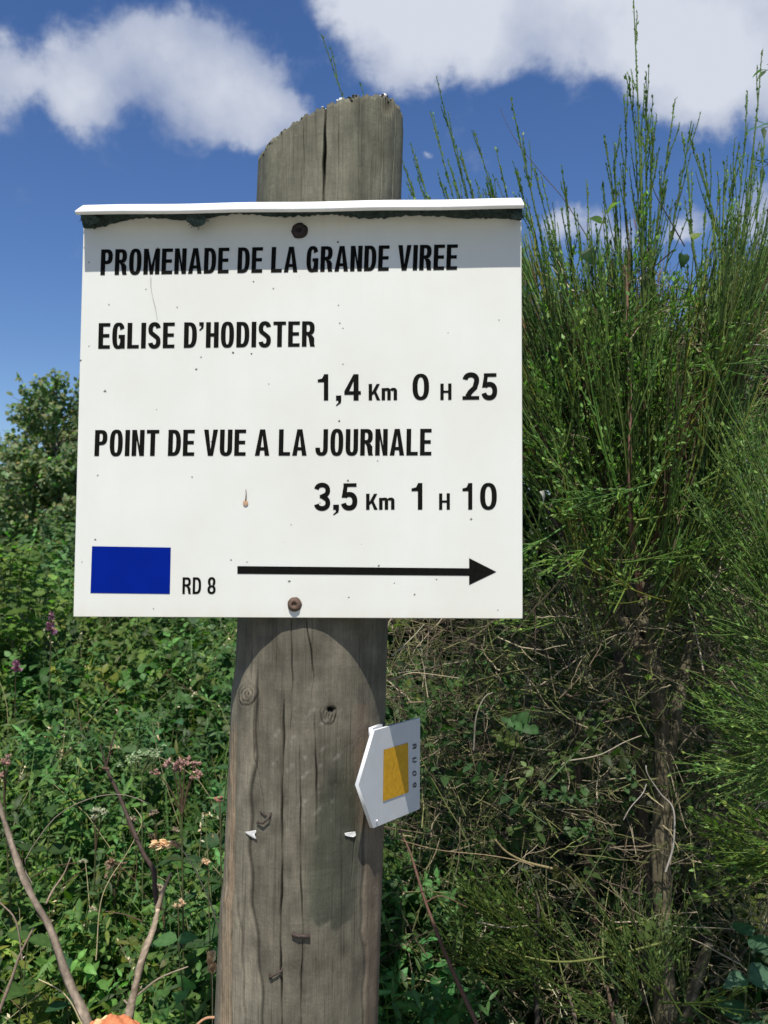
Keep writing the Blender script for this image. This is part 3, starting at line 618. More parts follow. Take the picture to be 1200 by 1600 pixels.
wide('1', 496.5, 513, 626, 585); wide(',', 525, 533.3, 626, 585); wide('4', 538, 564, 626, 585); wide('0', 644.5, 670.5, 625, 584.5); wide('2', 722.6, 748.8, 624.7, 583.5); wide('5', 752.4, 777.5, 624.5, 583.4)
wide('3', 490.3, 516.3, 797, 755.5); wide(',', 520.6, 529.7, 796.5, 755.3); wide('5', 533, 559, 796.7, 755.3); wide('1', 643, 660, 796.5, 755); wide('1', 722.6, 738, 796.5, 755); wide('0', 750, 776.3, 796.5, 755)
wide('Km', 576, 620.5, 625.5, 600, w=.58, st=.20, gap=.09); wide('H', 688, 705.5, 625, 599.5, w=.66, st=.2)
wide('Km', 572, 616.5, 796.5, 771.5, w=.58, st=.20, gap=.09); wide('H', 686, 703, 796.5, 771, w=.66, st=.2)
lettering('lettering', 'RD 8', [(285, 928), (337, 928), (337.5, 902), (285.5, 902)], LF, M_print, board, w=.50, st=.15, gap=.10, space=.28, label='small black code RD 8')
def flat(name, pts, lift, m, parent, onf=None):
    pts = np.array(pts, float); P = (onf or onsign)(pts[:, 0], pts[:, 1], lift)
    mb = MB(); mb.add(P, np.array([list(range(len(P)))]), (0, 0, 0)); return mb.build(name, m, parent)
flat('blue_rectangle', [(144, 853.5), (267, 855.5), (265.5, 928), (141.5, 926.5)], LF, M_blue, board)
flat('arrow', [(371, 884.5), (733, 888), (733, 872), (775.5, 893.5), (733, 914), (733, 899.5), (371, 896.5)], LF, M_print, board)
# marks on the paint: specks, a hairline scratch and a rust spot
def specks():
    mb = MB(); L_ = [(247, 388, 2.2), (139, 410, 1.6), (228, 452, 1.5), (170, 476, 1.8), (277, 480, 1.6), (396, 440, 1.6), (427, 451, 1.5), (529, 477, 1.4), (531, 505, 1.6), (536, 513, 1.6), (314, 558, 2.4), (307, 577, 2.2), (393, 553, 1.8), (364, 551, 2.4),
        (164, 611, 2.8), (153, 743, 1.8), (300, 745, 2.0), (149, 843, 2.2), (128, 878, 1.4), (361, 875, 1.6), (386, 878, 1.5), (452, 908, 2.4), (545, 933, 1.5), (648, 929, 2.2), (616, 911, 1.6), (592, 884, 2.0), (544, 751, 2.2), (590, 720, 1.6), (530, 658, 1.8), (240, 951, 1.4), (778, 953, 1.6),
        (736, 811, 2.2), (536, 569, 1.8), (682, 905, 1.8), (780, 500, 1.2), (126, 563, 1.8), (139, 541, 1.6), (528, 378, 2.2), (745, 340, 1.6), (700, 520, 1.2), (640, 690, 1.1), (245, 640, 1.2), (420, 600, 1.1), (455, 820, 1.2), (330, 690, 1.0)]
    for x, y, r in L_:
        a = np.arange(7) / 7 * 6.283; rr = r * .8 * rng.uniform(.6, 1.3, 7)
        P = onsign(x + rr * np.cos(a), y + rr * np.sin(a) * .9, .0002); c = onsign(np.array([x]), np.array([y]), .0005)
        g = rng.uniform(.06, .32); mb.add(np.concatenate([P, c]), [(i, (i + 1) % 7, 7) for i in range(7)], (g, g * .95, g * .85))
    s_ = [(236, 432), (236, 447), (239, 464), (243, 480), (246, 497)]
    P = onsign(np.array([a[0] for a in s_], float), np.array([a[1] for a in s_], float), .0010); tubes(mb, P, np.full(5, .00022), 4, (.45, .43, .38))
    P = onsign(np.array([384.5, 385, 384.5, 384.]), np.array([765, 772, 779, 784.]), .001); tubes(mb, P, np.array([.0003, .0004, .0005, .0008]), 4, (.12, .08, .05))
    a = np.arange(9) / 9 * 6.283; P = onsign(384 + 4.2 * np.cos(a), 786 + 4.6 * np.sin(a), .0010); c = onsign(np.array([384.]), np.array([784.]), .0016)
    mb.add(np.concatenate([P, c]), [(i, (i + 1) % 9, 9) for i in range(9)], (.42, .27, .17))
    o = mb.build('dirt_speck', M_bark, board); o['kind'] = 'stuff'
specks()
# screws
M_rust = plain('rusted_steel', (.13, .085, .06), .75, .4, .5, 700, .5)
M_darkrust = plain('black_screw', (.03, .02, .02), .6, .3, .4, 500, .5)
def screw(px, py, r, m, ring_col):
    c = onsign(np.array([px]), np.array([py]), 0)[0]; mb = MB()
    prof = [(r * 1.25, .0002), (r * 1.22, .0012), (r * 1.0, .0016), (r * .96, .0034), (r * .8, .0042), (r * .45, .0043), (r * .40, .0030), (r * .0, .0028)]
    n = 20; a = np.arange(n) / n * 6.2832; rings = []
    for i, (rr, h) in enumerate(prof): rings.append(c + rr * (np.cos(a)[:, None] * S_U + np.sin(a)[:, None] * S_V) * (1 + .04 * rng.normal(size=(n, 1))) + S_N * h)
    G = np.stack(rings); idx = np.arange(G.shape[0] * n).reshape(-1, n)
    mb.add(G.reshape(-1, 3), np.stack([idx[:-1], np.roll(idx, -1, 1)[:-1], np.roll(idx, -1, 1)[1:], idx[1:]], -1).reshape(-1, 4), ring_col)
    o = mb.build('screw', m, board, True); return o
screw(468, 361, .0060, M_darkrust, (.05, .04, .03)); s2 = screw(460.5, 944.5, .0052, M_rust, (.2, .12, .08)); s2['label'] = 'rusty screw'
# grime halo is dried algae, lumpy, round the upper screw
# rain strip
M_strip = plain('white_rain_strip', (.80, .80, .78), .45, noise=.05, nscale=90)
M_algae = plain('dark_algae', (.028, .045, .04), .9, noise=.6, nscale=260, bump=.8, spec=.2)
M_cob = plain('dark_cobweb_clump', (.06, .095, .09), .9, noise=.8, nscale=900, bump=1.0, spec=.15)
def rain_strip():
    dS = plane_y(np.array([131., 814.]), np.array([330., 320.])); mb = MB()
    n = 24; u = np.linspace(0, 1, n)
    def line(x0, y0, x1, y1, off): # constant offset towards the camera
        return np.stack([at(np.array(x0 + (x1 - x0) * k), np.array(y0 + (y1 - y0) * k), (dS[0] + (dS[1] - dS[0]) * k) - off) for k in u])
    back = line(130, 320.5, 814, 309.5, .0025); lip = line(117, 329.5, 819, 319.5, .0265)
    under = lip + [0, .0012, -.0016]; uback = back + [0, 0, -.0075]; inner = lip + [0, .0040, -.0022]
    top = back + [0, .004, 0.0006]; tb = back + [0, .004, -.02]
    L_ = np.stack([tb, top, back, lip, under, inner, inner * .15 + uback * .85, uback + [0, 0, 0]])
    wob = .0003 * np.sin(u * 21)[None, :, None] * np.array([0, 0, 1]); L_ = L_ + wob
    k = len(L_); idx = np.arange(k * n).reshape(k, n)
    mb.add(L_.reshape(-1, 3), np.stack([idx[:-1, :-1], idx[1:, :-1], idx[1:, 1:], idx[:-1, 1:]], -1).reshape(-1, 4), (.8, .8, .78))
    for e in (0, n - 1):
        mb.add(np.stack([L_[2, e], L_[3, e], L_[4, e], L_[6, e]]), [(0, 1, 2, 3)], (.8, .8, .78))
    o = mb.build('rain_strip', M_strip, board); o['label'] = 'white sloping rain strip'
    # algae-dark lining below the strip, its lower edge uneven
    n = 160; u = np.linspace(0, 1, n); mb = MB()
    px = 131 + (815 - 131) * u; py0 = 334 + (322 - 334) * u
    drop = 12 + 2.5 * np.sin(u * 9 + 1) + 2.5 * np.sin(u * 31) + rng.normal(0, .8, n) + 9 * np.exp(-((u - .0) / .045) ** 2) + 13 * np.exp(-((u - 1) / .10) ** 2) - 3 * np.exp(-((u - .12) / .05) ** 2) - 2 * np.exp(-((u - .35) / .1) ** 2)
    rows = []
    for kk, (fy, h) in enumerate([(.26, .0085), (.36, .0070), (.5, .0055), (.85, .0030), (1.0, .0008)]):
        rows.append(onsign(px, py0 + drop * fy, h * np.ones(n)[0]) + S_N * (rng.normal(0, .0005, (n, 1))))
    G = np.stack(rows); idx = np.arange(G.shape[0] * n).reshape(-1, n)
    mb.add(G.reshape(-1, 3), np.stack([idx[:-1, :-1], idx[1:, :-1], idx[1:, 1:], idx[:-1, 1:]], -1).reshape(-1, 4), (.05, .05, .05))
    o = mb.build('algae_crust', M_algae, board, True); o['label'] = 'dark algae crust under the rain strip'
    for (x, y, rx, ry) in ((312, 350, 16, 11), (147, 349, 14, 8), (806, 343, 9, 6)):
        mb = MB(); c = onsign(np.array([x]), np.array([float(y)]), .0095)[0]; n1, n2 = 26, 16
        a = np.arange(n1) / n1 * 6.2832; b = np.linspace(.01, math.pi - .01, n2)
        sx, sy = rx / F * .77, ry / F * .77
        dirs = np.stack([np.sin(b)[:, None] * np.cos(a), np.sin(b)[:, None] * np.sin(a), np.cos(b)[:, None] + 0 * a], -1)
        rr = 1 + .22 * fbm(dirs, .6, int(x), 3)[..., None]
        G = c + rr * (dirs[..., 0:1] * S_U * sx + dirs[..., 1:2] * S_V * sy + dirs[..., 2:3] * S_N * .005)
        idx = np.arange(n1 * n2).reshape(n2, n1)
        mb.add(G.reshape(-1, 3), np.stack([idx[:-1], np.roll(idx, -1, 1)[:-1], np.roll(idx, -1, 1)[1:], idx[1:]], -1).reshape(-1, 4), (.05, .05, .05))
        for _ in range(14):
            aa = rng.uniform(0, 6.28); d0 = (math.cos(aa) * S_U * sx + math.sin(aa) * S_V * sy); tt = np.linspace(.2, rng.uniform(1.1, 1.6), 5)[:, None]
            tubes(mb, c + d0 * tt + S_N * .005 * (1 - tt * .5) + rng.normal(0, .0004, (5, 3)), np.full(5, .0003), 3, (.05, .05, .05))
        mb.build('cobweb_clump', M_cob, board, True)
rain_strip()

# marker plate
_a = math.radians(69); mk_n0 = np.array([math.sin(_a), -math.cos(_a), 0.0])
tipd = .7825
_z = float(at(np.array(600.), np.array(1210.), .80)[2]); MK_O = axis(np.array(_z)) + mk_n0 * (float(rad(_z)) + .0088)
def onmark(px, py, h=0.0):
    r = rays(px, py); o = np.array([0, 0, EYE]); t_ = ((MK_O - o) @ mk_n0) / (r @ mk_n0)
    return o + r * t_[..., None] + mk_n0 * h
M_marker = plain('white_marker_plastic', (.60, .61, .61), .5, noise=.04, nscale=60)
M_yellow = plain('yellow_paint', (.62, .33, .012), .55, noise=.16, nscale=180, bump=.25)
M_greyprint = plain('worn_black_print', (.05, .05, .06), .6, noise=.5, nscale=500)
mo = np.array([(585.3, 1141.3), (656.5, 1121.5), (655.8, 1264), (583.3, 1294), (560.3, 1226.6)])
marker = slab(onmark(mo[:, 0], mo[:, 1]), mk_n0, .0034, col=(.75, .75, .75)).build('marker_plate', M_marker, post_root); marker['label'] = 'small white arrow shaped marker plate with a yellow rectangle'
flat('yellow_rectangle', [(599, 1171.5), (637, 1160.4), (637.8, 1237.8), (597.7, 1252.2)], .0005, M_yellow, marker, onmark)
for ch, yy in (('R', 1163), ('U', 1184), ('0', 1205), ('9', 1223)):
    # read downwards, tops of the letters to the right
    lettering('lettering', ch, [(644.2, yy), (644.4, yy + 8), (650.2, yy + 7), (650.0, yy - 1)], .0006, M_greyprint, marker, w=.55, st=.15, onf=onmark)
# spacer behind the plate and a nail
pa = onmark(np.array([589.0, 604, 604, 589.]), np.array([1138., 1132, 1150, 1155.]), -.0042)
slab(pa, mk_n0, .004, col=(.7, .7, .7)).build('spacer', M_marker, marker)
def blob(c, r, n=10, seed=0, sq=(1, 1, 1)):
    n1, n2 = n, max(5, n // 2 + 2); a = np.arange(n1) / n1 * 6.2832; b = np.linspace(.02, math.pi - .02, n2)
    dirs = np.stack([np.sin(b)[:, None] * np.cos(a), np.sin(b)[:, None] * np.sin(a), np.cos(b)[:, None] + 0 * a], -1)
    G = c + r * dirs * np.array(sq) * (1 + .3 * fbm(dirs, .5, seed, 2)[..., None]); idx = np.arange(n1 * n2).reshape(n2, n1)
    return G.reshape(-1, 3), np.stack([idx[:-1], np.roll(idx, -1, 1)[:-1], np.roll(idx, -1, 1)[1:], idx[1:]], -1).reshape(-1, 4)
mb = MB(); g, f = blob(onmark(np.array([587.8]), np.array([1283.]), .0008)[0], .0012); mb.add(g, f, (.8, .8, .8)); mb.build('nail', plain('bright_nail', (.8, .8, .82), .3, .8), marker, True)

# things fixed to the post: staples, plastic scraps, droppings, moss
M_staple = plain('rusted_staple', (.075, .055, .045), .7, .5, .4, 800, .4)
def staple(pts, r=.0009):
    mb = MB(); P = np.array([onpost(x, y, h)[0] for x, y, h in pts]); P2 = np.repeat(P, 1, 0)
    tubes(mb, P2, np.full(len(P2), r), 6, (.08, .06, .05)); mb.build('staple', M_staple, post, True)
staple([(404, 1282, -.003), (403.5, 1284, .0015), (413, 1286, .003), (423, 1278, .003), (424, 1270, .0015), (424, 1268, -.003)])
staple([(401, 1268, -.002), (408, 1269, .001), (416, 1272, .0012), (418, 1276, -.002)], .0006)
staple([(459, 1458, -.003), (459, 1459, .0025), (466, 1460, .003), (474, 1461, .003), (482, 1462, .0025), (482, 1463, -.003)], .0017)
staple([(422, 1526, -.003), (422, 1521, .002), (425, 1523, .003), (434, 1519, .003), (441, 1514, .002), (441, 1508, -.003)])
staple([(425, 1520, -.002), (424, 1526, .002), (427, 1530, -.001)], .0006)
M_plas = plain('torn_white_plastic', (.8, .79, .76), .5, noise=.06, nscale=300)
def scrap(outline, name='plastic_scrap'):
    n = len(outline); mb = MB(); F0 = np.array([onpost(x, y,   .0020 + .0006 * math.sin(i * 2.1))[0] for i, (x, y) in enumerate(outline)]); B0 = np.array([onpost(x, y, .0012)[0] for x, y in outline])
    c = F0.mean(0) + [0, -.0004, 0]; mb.add(np.concatenate([F0, B0, c[None]]), [(i, (i + 1) % n, (i + 1) % n + n, i + n) for i in range(n)], (.8, .8, .8))
    mb.add(np.concatenate([F0, c[None]]), [(i, (i + 1) % n, n) for i in range(n)], (.8, .8, .8)); mb.build(name, M_plas, post)
scrap([(389, 1297), (400, 1296), (401, 1300), (398, 1304), (402, 1311), (396, 1309), (391, 1303)])
scrap([(538, 1300), (546, 1299), (555, 1300), (555, 1304), (550, 1307), (543, 1306), (538, 1304)])
mb = MB(); mm = MB()
for x, y, r in [(533, 152, 3.5), (528, 154, 2.5), (508, 163, 3), (503, 165, 2.2), (601, 147, 4), (606, 152, 3.4), (609, 156, 2.5), (596, 148, 2.4), (604, 158, 2.2), (549, 148, 2.2)]:
    q, nn = onpost(x, y + 3, 0.0); g, f = blob(q + [0, .003, .002], r / F * .8, 10, int(x)); mb.add(g, f, vary((.62, .62, .6), 1, .2, .02)[0])
o = mb.build('lichen', M_bark, post); o['kind'] = 'stuff'
for _ in range(150):
    x = rng.choice([rng.uniform(400, 430), rng.uniform(402, 510), rng.uniform(540, 560), rng.uniform(596, 614)]); y = np.interp(x, [399, 408, 420, 440, 462, 484, 505, 556, 603, 616], [270, 243, 226, 205, 189, 176, 165, 148, 148, 155]) + rng.normal(1, 2)
    q, nn = onpost(x, y + 2, 0.0); g, f = blob(q + [0, rng.uniform(0, .004), .0008], rng.uniform(.7, 2.4) / F * .8, 7, int(x * 7)); mm.add(g, f, vary((.045, .045, .03), 1, .5, .1)[0])
o = mm.build('moss', M_bark, post); o['kind'] = 'stuff'

# ---------------------------------------------------------------- ground
M_ground, t, p, out = mat('grassy_earth')
tcn = N(t, 'ShaderNodeTexCoord'); nz = N(t, 'ShaderNodeTexNoise', i_Scale=3.0, i_Detail=10.0, i_Roughness=.65); L(t, tcn.outputs['Object'], nz.inputs['Vector'])
cr_ = N(t, 'ShaderNodeValToRGB'); L(t, nz.outputs['Fac'], cr_.inputs[0]); cr_.color_ramp.elements[0].color = (.028, .022, .014, 1); cr_.color_ramp.elements[1].color = (.06, .075, .022, 1)
cr_.color_ramp.elements[0].position = .38; cr_.color_ramp.elements[1].position = .62
L(t, cr_.outputs[0], p.inputs['Base Color']); p.inputs['Roughness'].default_value = .95
bp = N(t, 'ShaderNodeBump', i_Strength=.6, i_Distance=.03); L(t, nz.outputs['Fac'], bp.inputs['Height']); L(t, bp.outputs[0], p.inputs['Normal'])
def ground():
    gx = np.concatenate([-np.geomspace(800, 8, 14), np.linspace(-7, 7, 60), np.geomspace(8, 800, 14)]); gy = np.concatenate([-np.geomspace(800, 6, 12), np.linspace(-5, 10, 60), np.geomspace(11, 1200, 16)])
    Xg, Yg = np.meshgrid(gx, gy); P2 = np.stack([Xg, Yg], -1); near = np.exp(-(Xg ** 2 + Yg ** 2) / 150)
    Z = .04 * fbm(P2, .12, 21) * near
    mb = MB(); idx = np.arange(Xg.size).reshape(Xg.shape)
    mb.add(np.stack([Xg, Yg, Z], -1).reshape(-1, 3), np.stack([idx[:-1, :-1], idx[:-1, 1:], idx[1:, 1:], idx[1:, :-1]], -1).reshape(-1, 4))
    o = mb.build('ground', M_ground, None, True); tag(o, 'earth and rough grass ground under the thicket', 'ground', kind='structure')
ground()
M_bounce, t, p, out = mat('pale_bounce_gravel')
tcn = N(t, 'ShaderNodeTexCoord'); vo = N(t, 'ShaderNodeTexVoronoi', i_Scale=70.0); L(t, tcn.outputs['Object'], vo.inputs['Vector']); nz = N(t, 'ShaderNodeTexNoise', i_Scale=2.5, i_Detail=8.0); L(t, tcn.outputs['Object'], nz.inputs['Vector'])
sp = N(t, 'ShaderNodeSeparateColor'); L(t, vo.outputs['Color'], sp.inputs[0]); vv_ = mul(rangen(sp.outputs[0], 0, 1, .7, 1.2), rangen(nz.outputs['Fac'], .3, .7, .8, 1.15)); sc_ = N(t, 'ShaderNodeVectorMath', operation='SCALE'); sc_.inputs[0].default_value = (.31, .29, .245); L(t, vv_, sc_.inputs['Scale']); L(t, sc_.outputs[0], p.inputs['Base Color']); p.inputs['Roughness'].default_value = .95
bp = N(t, 'ShaderNodeBump', i_Strength=.5, i_Distance=.006); L(t, vo.outputs['Distance'], bp.inputs['Height']); L(t, bp.outputs[0], p.inputs['Normal'])
def bounce_path():  # added out of view: pale gravel bouncing light onto the board's shaded strip
    gx = np.linspace(-14, 14, 80); gy = np.linspace(0, 1, 16); Xg, V_ = np.meshgrid(gx, gy); y0_ = -3.2 + .25 * np.sin(Xg * .6); y1_ = .45 + .12 * np.sin(Xg * .9 + 1) + .05 * np.sin(Xg * 3.1); Yg = y0_ + (y1_ - y0_) * V_
    Z = .04 * fbm(np.stack([Xg, Yg], -1), .12, 21) * np.exp(-(Xg ** 2 + Yg ** 2) / 150) + .022
    mb = MB(); idx = np.arange(Xg.size).reshape(Xg.shape); mb.add(np.stack([Xg, Yg, Z], -1).reshape(-1, 3), np.stack([idx[:-1, :-1], idx[:-1, 1:], idx[1:, 1:], idx[1:, :-1]], -1).reshape(-1, 4))
    o = mb.build('bounce_path', M_bounce, None, True); tag(o, 'unseen pale gravel strip added to bounce light onto the signpost', 'bounce_path', kind='structure')
bounce_path()

# ---------------------------------------------------------------- broom (right)
def smoothline(pts, k):
    P = np.array(pts, float); n = len(P)
    tt = np.concatenate([[0], np.cumsum(np.linalg.norm(np.diff(P, axis=0), axis=1))]); tt /= tt[-1]; u = np.linspace(0, 1, k)
    # Catmull-Rom through the points
    E = np.concatenate([[2 * P[0] - P[1]], P, [2 * P[-1] - P[-2]]]); te = np.concatenate([[-(tt[1])], tt, [2 - tt[-2]]])
    out_ = []
    for x in u:
        i = min(max(np.searchsorted(tt, x, side='right') - 1, 0), n - 2); s_ = (x - tt[i]) / max(tt[i + 1] - tt[i], 1e-9)
        p0, p1, p2, p3 = E[i], E[i + 1], E[i + 2], E[i + 3]
        out_.append(.5 * ((2 * p1) + (-p0 + p2) * s_ + (2 * p0 - 5 * p1 + 4 * p2 - p3) * s_ ** 2 + (-p0 + 3 * p1 - 3 * p2 + p3) * s_ ** 3))
    return np.array(out_)
GREEN = np.array([.088, .145, .034]); GREEN2 = np.array([.10, .17, .038]); BROWN = np.array([.13, .085, .05]); GREYB = np.array([.20, .165, .12])
def shoots_batch(B, T, K=9, bend=.12, up=.5):
    """curved lines from B to T, leaving B outwards and arriving upright"""
    M = len(B); u = np.linspace(0, 1, K)[None, :, None]; d = T - B; Ln = np.linalg.norm(d, axis=1)[:, None, None]
    side = norm(np.cross(d, [0, 0, 1.0])) * rng.normal(0, 1, (M, 1))
    c1 = B + d * .45 + np.array([0, 0, -1.0]) * Ln[:, 0] * bend * up + side * Ln[:, 0] * .05
    P = (1 - u) ** 2 * B[:, None] + 2 * u * (1 - u) * c1[:, None] + u ** 2 * T[:, None]
    ph = rng.uniform(0, 6.28, (M, 1, 1)); wig = np.sin(u * rng.uniform(4, 11, (M, 1, 1)) + ph) - np.sin(ph)
    return P + side[:, None] * wig * Ln * .012 * u
def side_twigs(P, nper, lmin, lmax, ang=(10, 26), K=6, tmin=.15, tmax=.97):
    """twigs leaving the lines P [M,K,3] at sharp angles and curving upwards"""
    M, Kp, _ = P.shape; tt = rng.uniform(tmin, tmax, (M, nper)); f = tt * (Kp - 1); i = np.minimum(f.astype(int), Kp - 2); fr = (f - i)[..., None]
    mi = np.arange(M)[:, None]; b = P[mi, i] * (1 - fr) + P[mi, i + 1] * fr; T = norm(P[mi, i + 1] - P[mi, i])
    r = rand_dirs(M * nper).reshape(M, nper, 3); r = norm(r - (r * T).sum(-1, keepdims=True) * T)
    a = np.radians(rng.uniform(*ang, (M, nper)))[..., None]; d = T * np.cos(a) + r * np.sin(a)
    Ln = (rng.uniform(lmin, lmax, (M, nper)) * (1.15 - .8 * tt))[..., None]
    b = b.reshape(-1, 3); d = d.reshape(-1, 3); Ln = Ln.reshape(-1, 1); T = T.reshape(-1, 3)
    u = np.linspace(0, 1, K)[None, :, None]
    end = b + (d * .6 + T * .4) * Ln; mid = b + d * Ln * .5
    return (1 - u) ** 2 * b[:, None] + 2 * u * (1 - u) * mid[:, None] + u ** 2 * end[:, None]
def buds(mb, P, spacing, size, col, ang=28):
    """tiny leaflets standing off the shoots"""
    M, K, _ = P.shape; Ln = np.linalg.norm(np.diff(P, axis=1), axis=2).sum(1); n = max(1, int(np.mean(Ln) / spacing))
    tt = np.clip((np.arange(n)[None] + rng.uniform(.1, .9, (M, n))) / n, 0, .995); f = tt * (K - 1); i = np.minimum(f.astype(int), K - 2); fr = (f - i)[..., None]; mi = np.arange(M)[:, None]
    b = (P[mi, i] * (1 - fr) + P[mi, i + 1] * fr).reshape(-1, 3); T = norm(P[mi, i + 1] - P[mi, i]).reshape(-1, 3)
    r = rand_dirs(len(b)); r = norm(r - (r * T).sum(-1, keepdims=True) * T); a = np.radians(rng.uniform(ang * .6, ang * 1.5, len(b)))[:, None]
    leaves(mb, b, T * np.cos(a) + r * np.sin(a), r + rng.normal(0, .3, r.shape), rng.uniform(.6, 1.4, len(b)) * size, 'tiny', vary(col, len(b), .25, .12), .2, .1)

def radii(M, K, r0, r1): return np.asarray(r0).reshape(-1, 1) * np.ones((M, K)) + (np.asarray(r1).reshape(-1, 1) - np.asarray(r0).reshape(-1, 1)) * np.linspace(0, 1, K)[None]
broom = empty('broom_shrub', (.47, 1.42, 0), 'tall green broom shrub with upright whippy shoots right of the signpost', 'shrub')
def trunk(parent, px_pts, dpts, r0, r1, name='trunk', k=30, col=(.110, .092, .056), rough=.14, label=None, m=None, smooth=True):
    P = smoothline([at(np.array(float(x)), np.array(float(y)), d) for (x, y), d in zip(px_pts, dpts)], k)
    R = np.linspace(r0, r1, k) * (1 + rough * .6 * np.sin(np.linspace(0, 1, k) * 23 + px_pts[0][0]) + rng.normal(0, rough * .3, k))
    R[-1] = .0002; P[-1] = P[-2] + (P[-1] - P[-2]) * .15
    mb = MB(); sd = 12 if r0 > .006 else 6
    n0 = mb.n; tubes(mb, P, R, sd, vary(col, 1, .05, .05)[0])
    V = mb.v[-1]; 
    if r0 > .004:
        rid = np.repeat(P, sd, 0); d = V - rid; a = np.tile(np.arange(sd), k)
        V += (d * (rough * np.sin(a * 2.3 + np.repeat(np.arange(k), sd) * .35)[:, None] + rng.normal(0, rough * .4, (len(V), 1)))).astype(np.float32)
        mb.c[-1] = (mb.c[-1] * np.exp(rng.normal(0, .22, (len(V), 1)) + .25 * np.sin(a * 2.3)[:, None])).astype(np.float32)
    o = mb.build(name, m or M_bark, parent, smooth)
    if label: o['label'] = label
    return P
D0 = 1.38
main_tr = trunk(broom, [(1045, 1900), (1042, 1640), (1034, 1400), (1034, 1200), (1028, 1080), (1008, 980), (1000, 900)], [1.38, 1.38, 1.40, 1.42, 1.43, 1.44, 1.44], .0185, .010, k=70)
trunk(broom, [(1070, 1800), (1062, 1640), (1095, 1510), (1112, 1470)], [1.40, 1.40, 1.38, 1.36], .012, .007, 'bough', col=(.11, .09, .06))
trunk(broom, [(1034, 1240), (1056, 1120), (1080, 1000), (1120, 860), (1160, 640), (1180, 480)], [1.42, 1.44, 1.47, 1.5, 1.52, 1.55], .010, .004, 'bough')
trunk(broom, [(1000, 930), (985, 800), (984, 640), (980, 480), (975, 400)], [1.40, 1.33, 1.30, 1.30, 1.30], .0045, .0025, 'bough', col=(.22, .12, .09), label='bare reddish stem', rough=.05)
trunk(broom, [(1008, 985), (960, 850), (915, 720), (880, 560), (850, 430)], [1.42, 1.44, 1.48, 1.5, 1.5], .011, .004, 'bough')
trunk(broom, [(1002, 950), (1010, 800), (1016, 620), (1010, 420)], [1.42, 1.5, 1.54, 1.55], .010, .004, 'bough')
trunk(broom, [(1000, 1010), (930, 900), (850, 780), (780, 640), (730, 480)], [1.42, 1.5, 1.58, 1.6, 1.6], .010, .004, 'bough')
trunk(broom, [(1010, 1800), (1000, 1600), (1010, 1380), (998, 1240), (990, 1120), (960, 1000)], [1.5, 1.5, 1.52, 1.52, 1.52, 1.55], .015, .008, 'trunk', col=(.09, .065, .045), k=40)
trunk(broom, [(880, 1800), (905, 1600), (925, 1500), (918, 1330), (900, 1180)], [1.6, 1.6, 1.62, 1.64, 1.66], .016, .006, 'trunk', col=(.15, .10, .07), k=40)
# tips that stand out against the sky: (tip x, tip y, foot x, foot y, distance, foot radius mm)
TIPS = [(992, -16, 1006, 640, 1.36, 2.6), (972, 154, 1000, 520, 1.40, 1.6), (981, 114, 1002, 480, 1.37, 1.5), (1008, 112, 1006, 500, 1.37, 1.5), (1015, 151, 1004, 520, 1.39, 1.4), (1055, 154, 1004, 520, 1.36, 1.7),
        (1079, 187, 1016, 520, 1.42, 1.7), (1064, 208, 1098, 560, 1.44, 1.6), (1020, 199, 1012, 480, 1.35, 1.4), (965, 224, 990, 520, 1.42, 1.4), (944, 217, 985, 540, 1.46, 1.5), (1081, 210, 1150, 520, 1.48, 1.8),
        (1190, 80, 1120, 640, 1.45, 3.0), (1164, 149, 1128, 560, 1.47, 1.8), (1156, 222, 1118, 560, 1.49, 1.5), (1196, 215, 1150, 600, 1.52, 1.6), (798, 153, 905, 620, 1.50, 2.4), (806, 270, 920, 640, 1.50, 1.8), (876, 259, 912, 600, 1.46, 1.5),
        (917, 290, 945, 600, 1.42, 1.5), (937, 287, 955, 600, 1.44, 1.5), (1130, 257, 1122, 600, 1.43, 1.6), (1146, 264, 1128, 600, 1.46, 1.6), (683, 118, 830, 640, 1.60, 2.4), (672, 173, 800, 620, 1.58, 1.9), (641, 223, 780, 640, 1.62, 1.7),
        (719, 233, 800, 560, 1.56, 1.5), (738, 206, 830, 560, 1.57, 1.6), (775, 233, 850, 560, 1.54, 1.5), (688, 287, 790, 560, 1.55, 1.4), (743, 280, 830, 560, 1.58, 1.4), (836, 264, 910, 560, 1.52, 1.6), (847, 276, 915, 600, 1.53, 1.4),
        (807, 268, 890, 560, 1.49, 1.3), (630, 253, 760, 600, 1.60, 1.6), (632, 262, 740, 560, 1.63, 1.4), (654, 276, 760, 600, 1.62, 1.4), (503, 55, 690, 560, 1.62, 1.9), (563, 130, 690, 520, 1.64, 1.3), (760, 290, 850, 560, 1.6, 1.4), (885, 300, 925, 560, 1.4, 1.4),
        (1104, 290, 1112, 620, 1.44, 1.4), (1178, 240, 1140, 600, 1.5, 1.5), (700, 250, 800, 560, 1.6, 1.4), (1036, 290, 1018, 560, 1.42, 1.4), (955, 290, 985, 560, 1.4, 1.3), (897, 325, 940, 600, 1.38, 1.4), (1098, 240, 1100, 560, 1.4, 1.2)]
hero = []
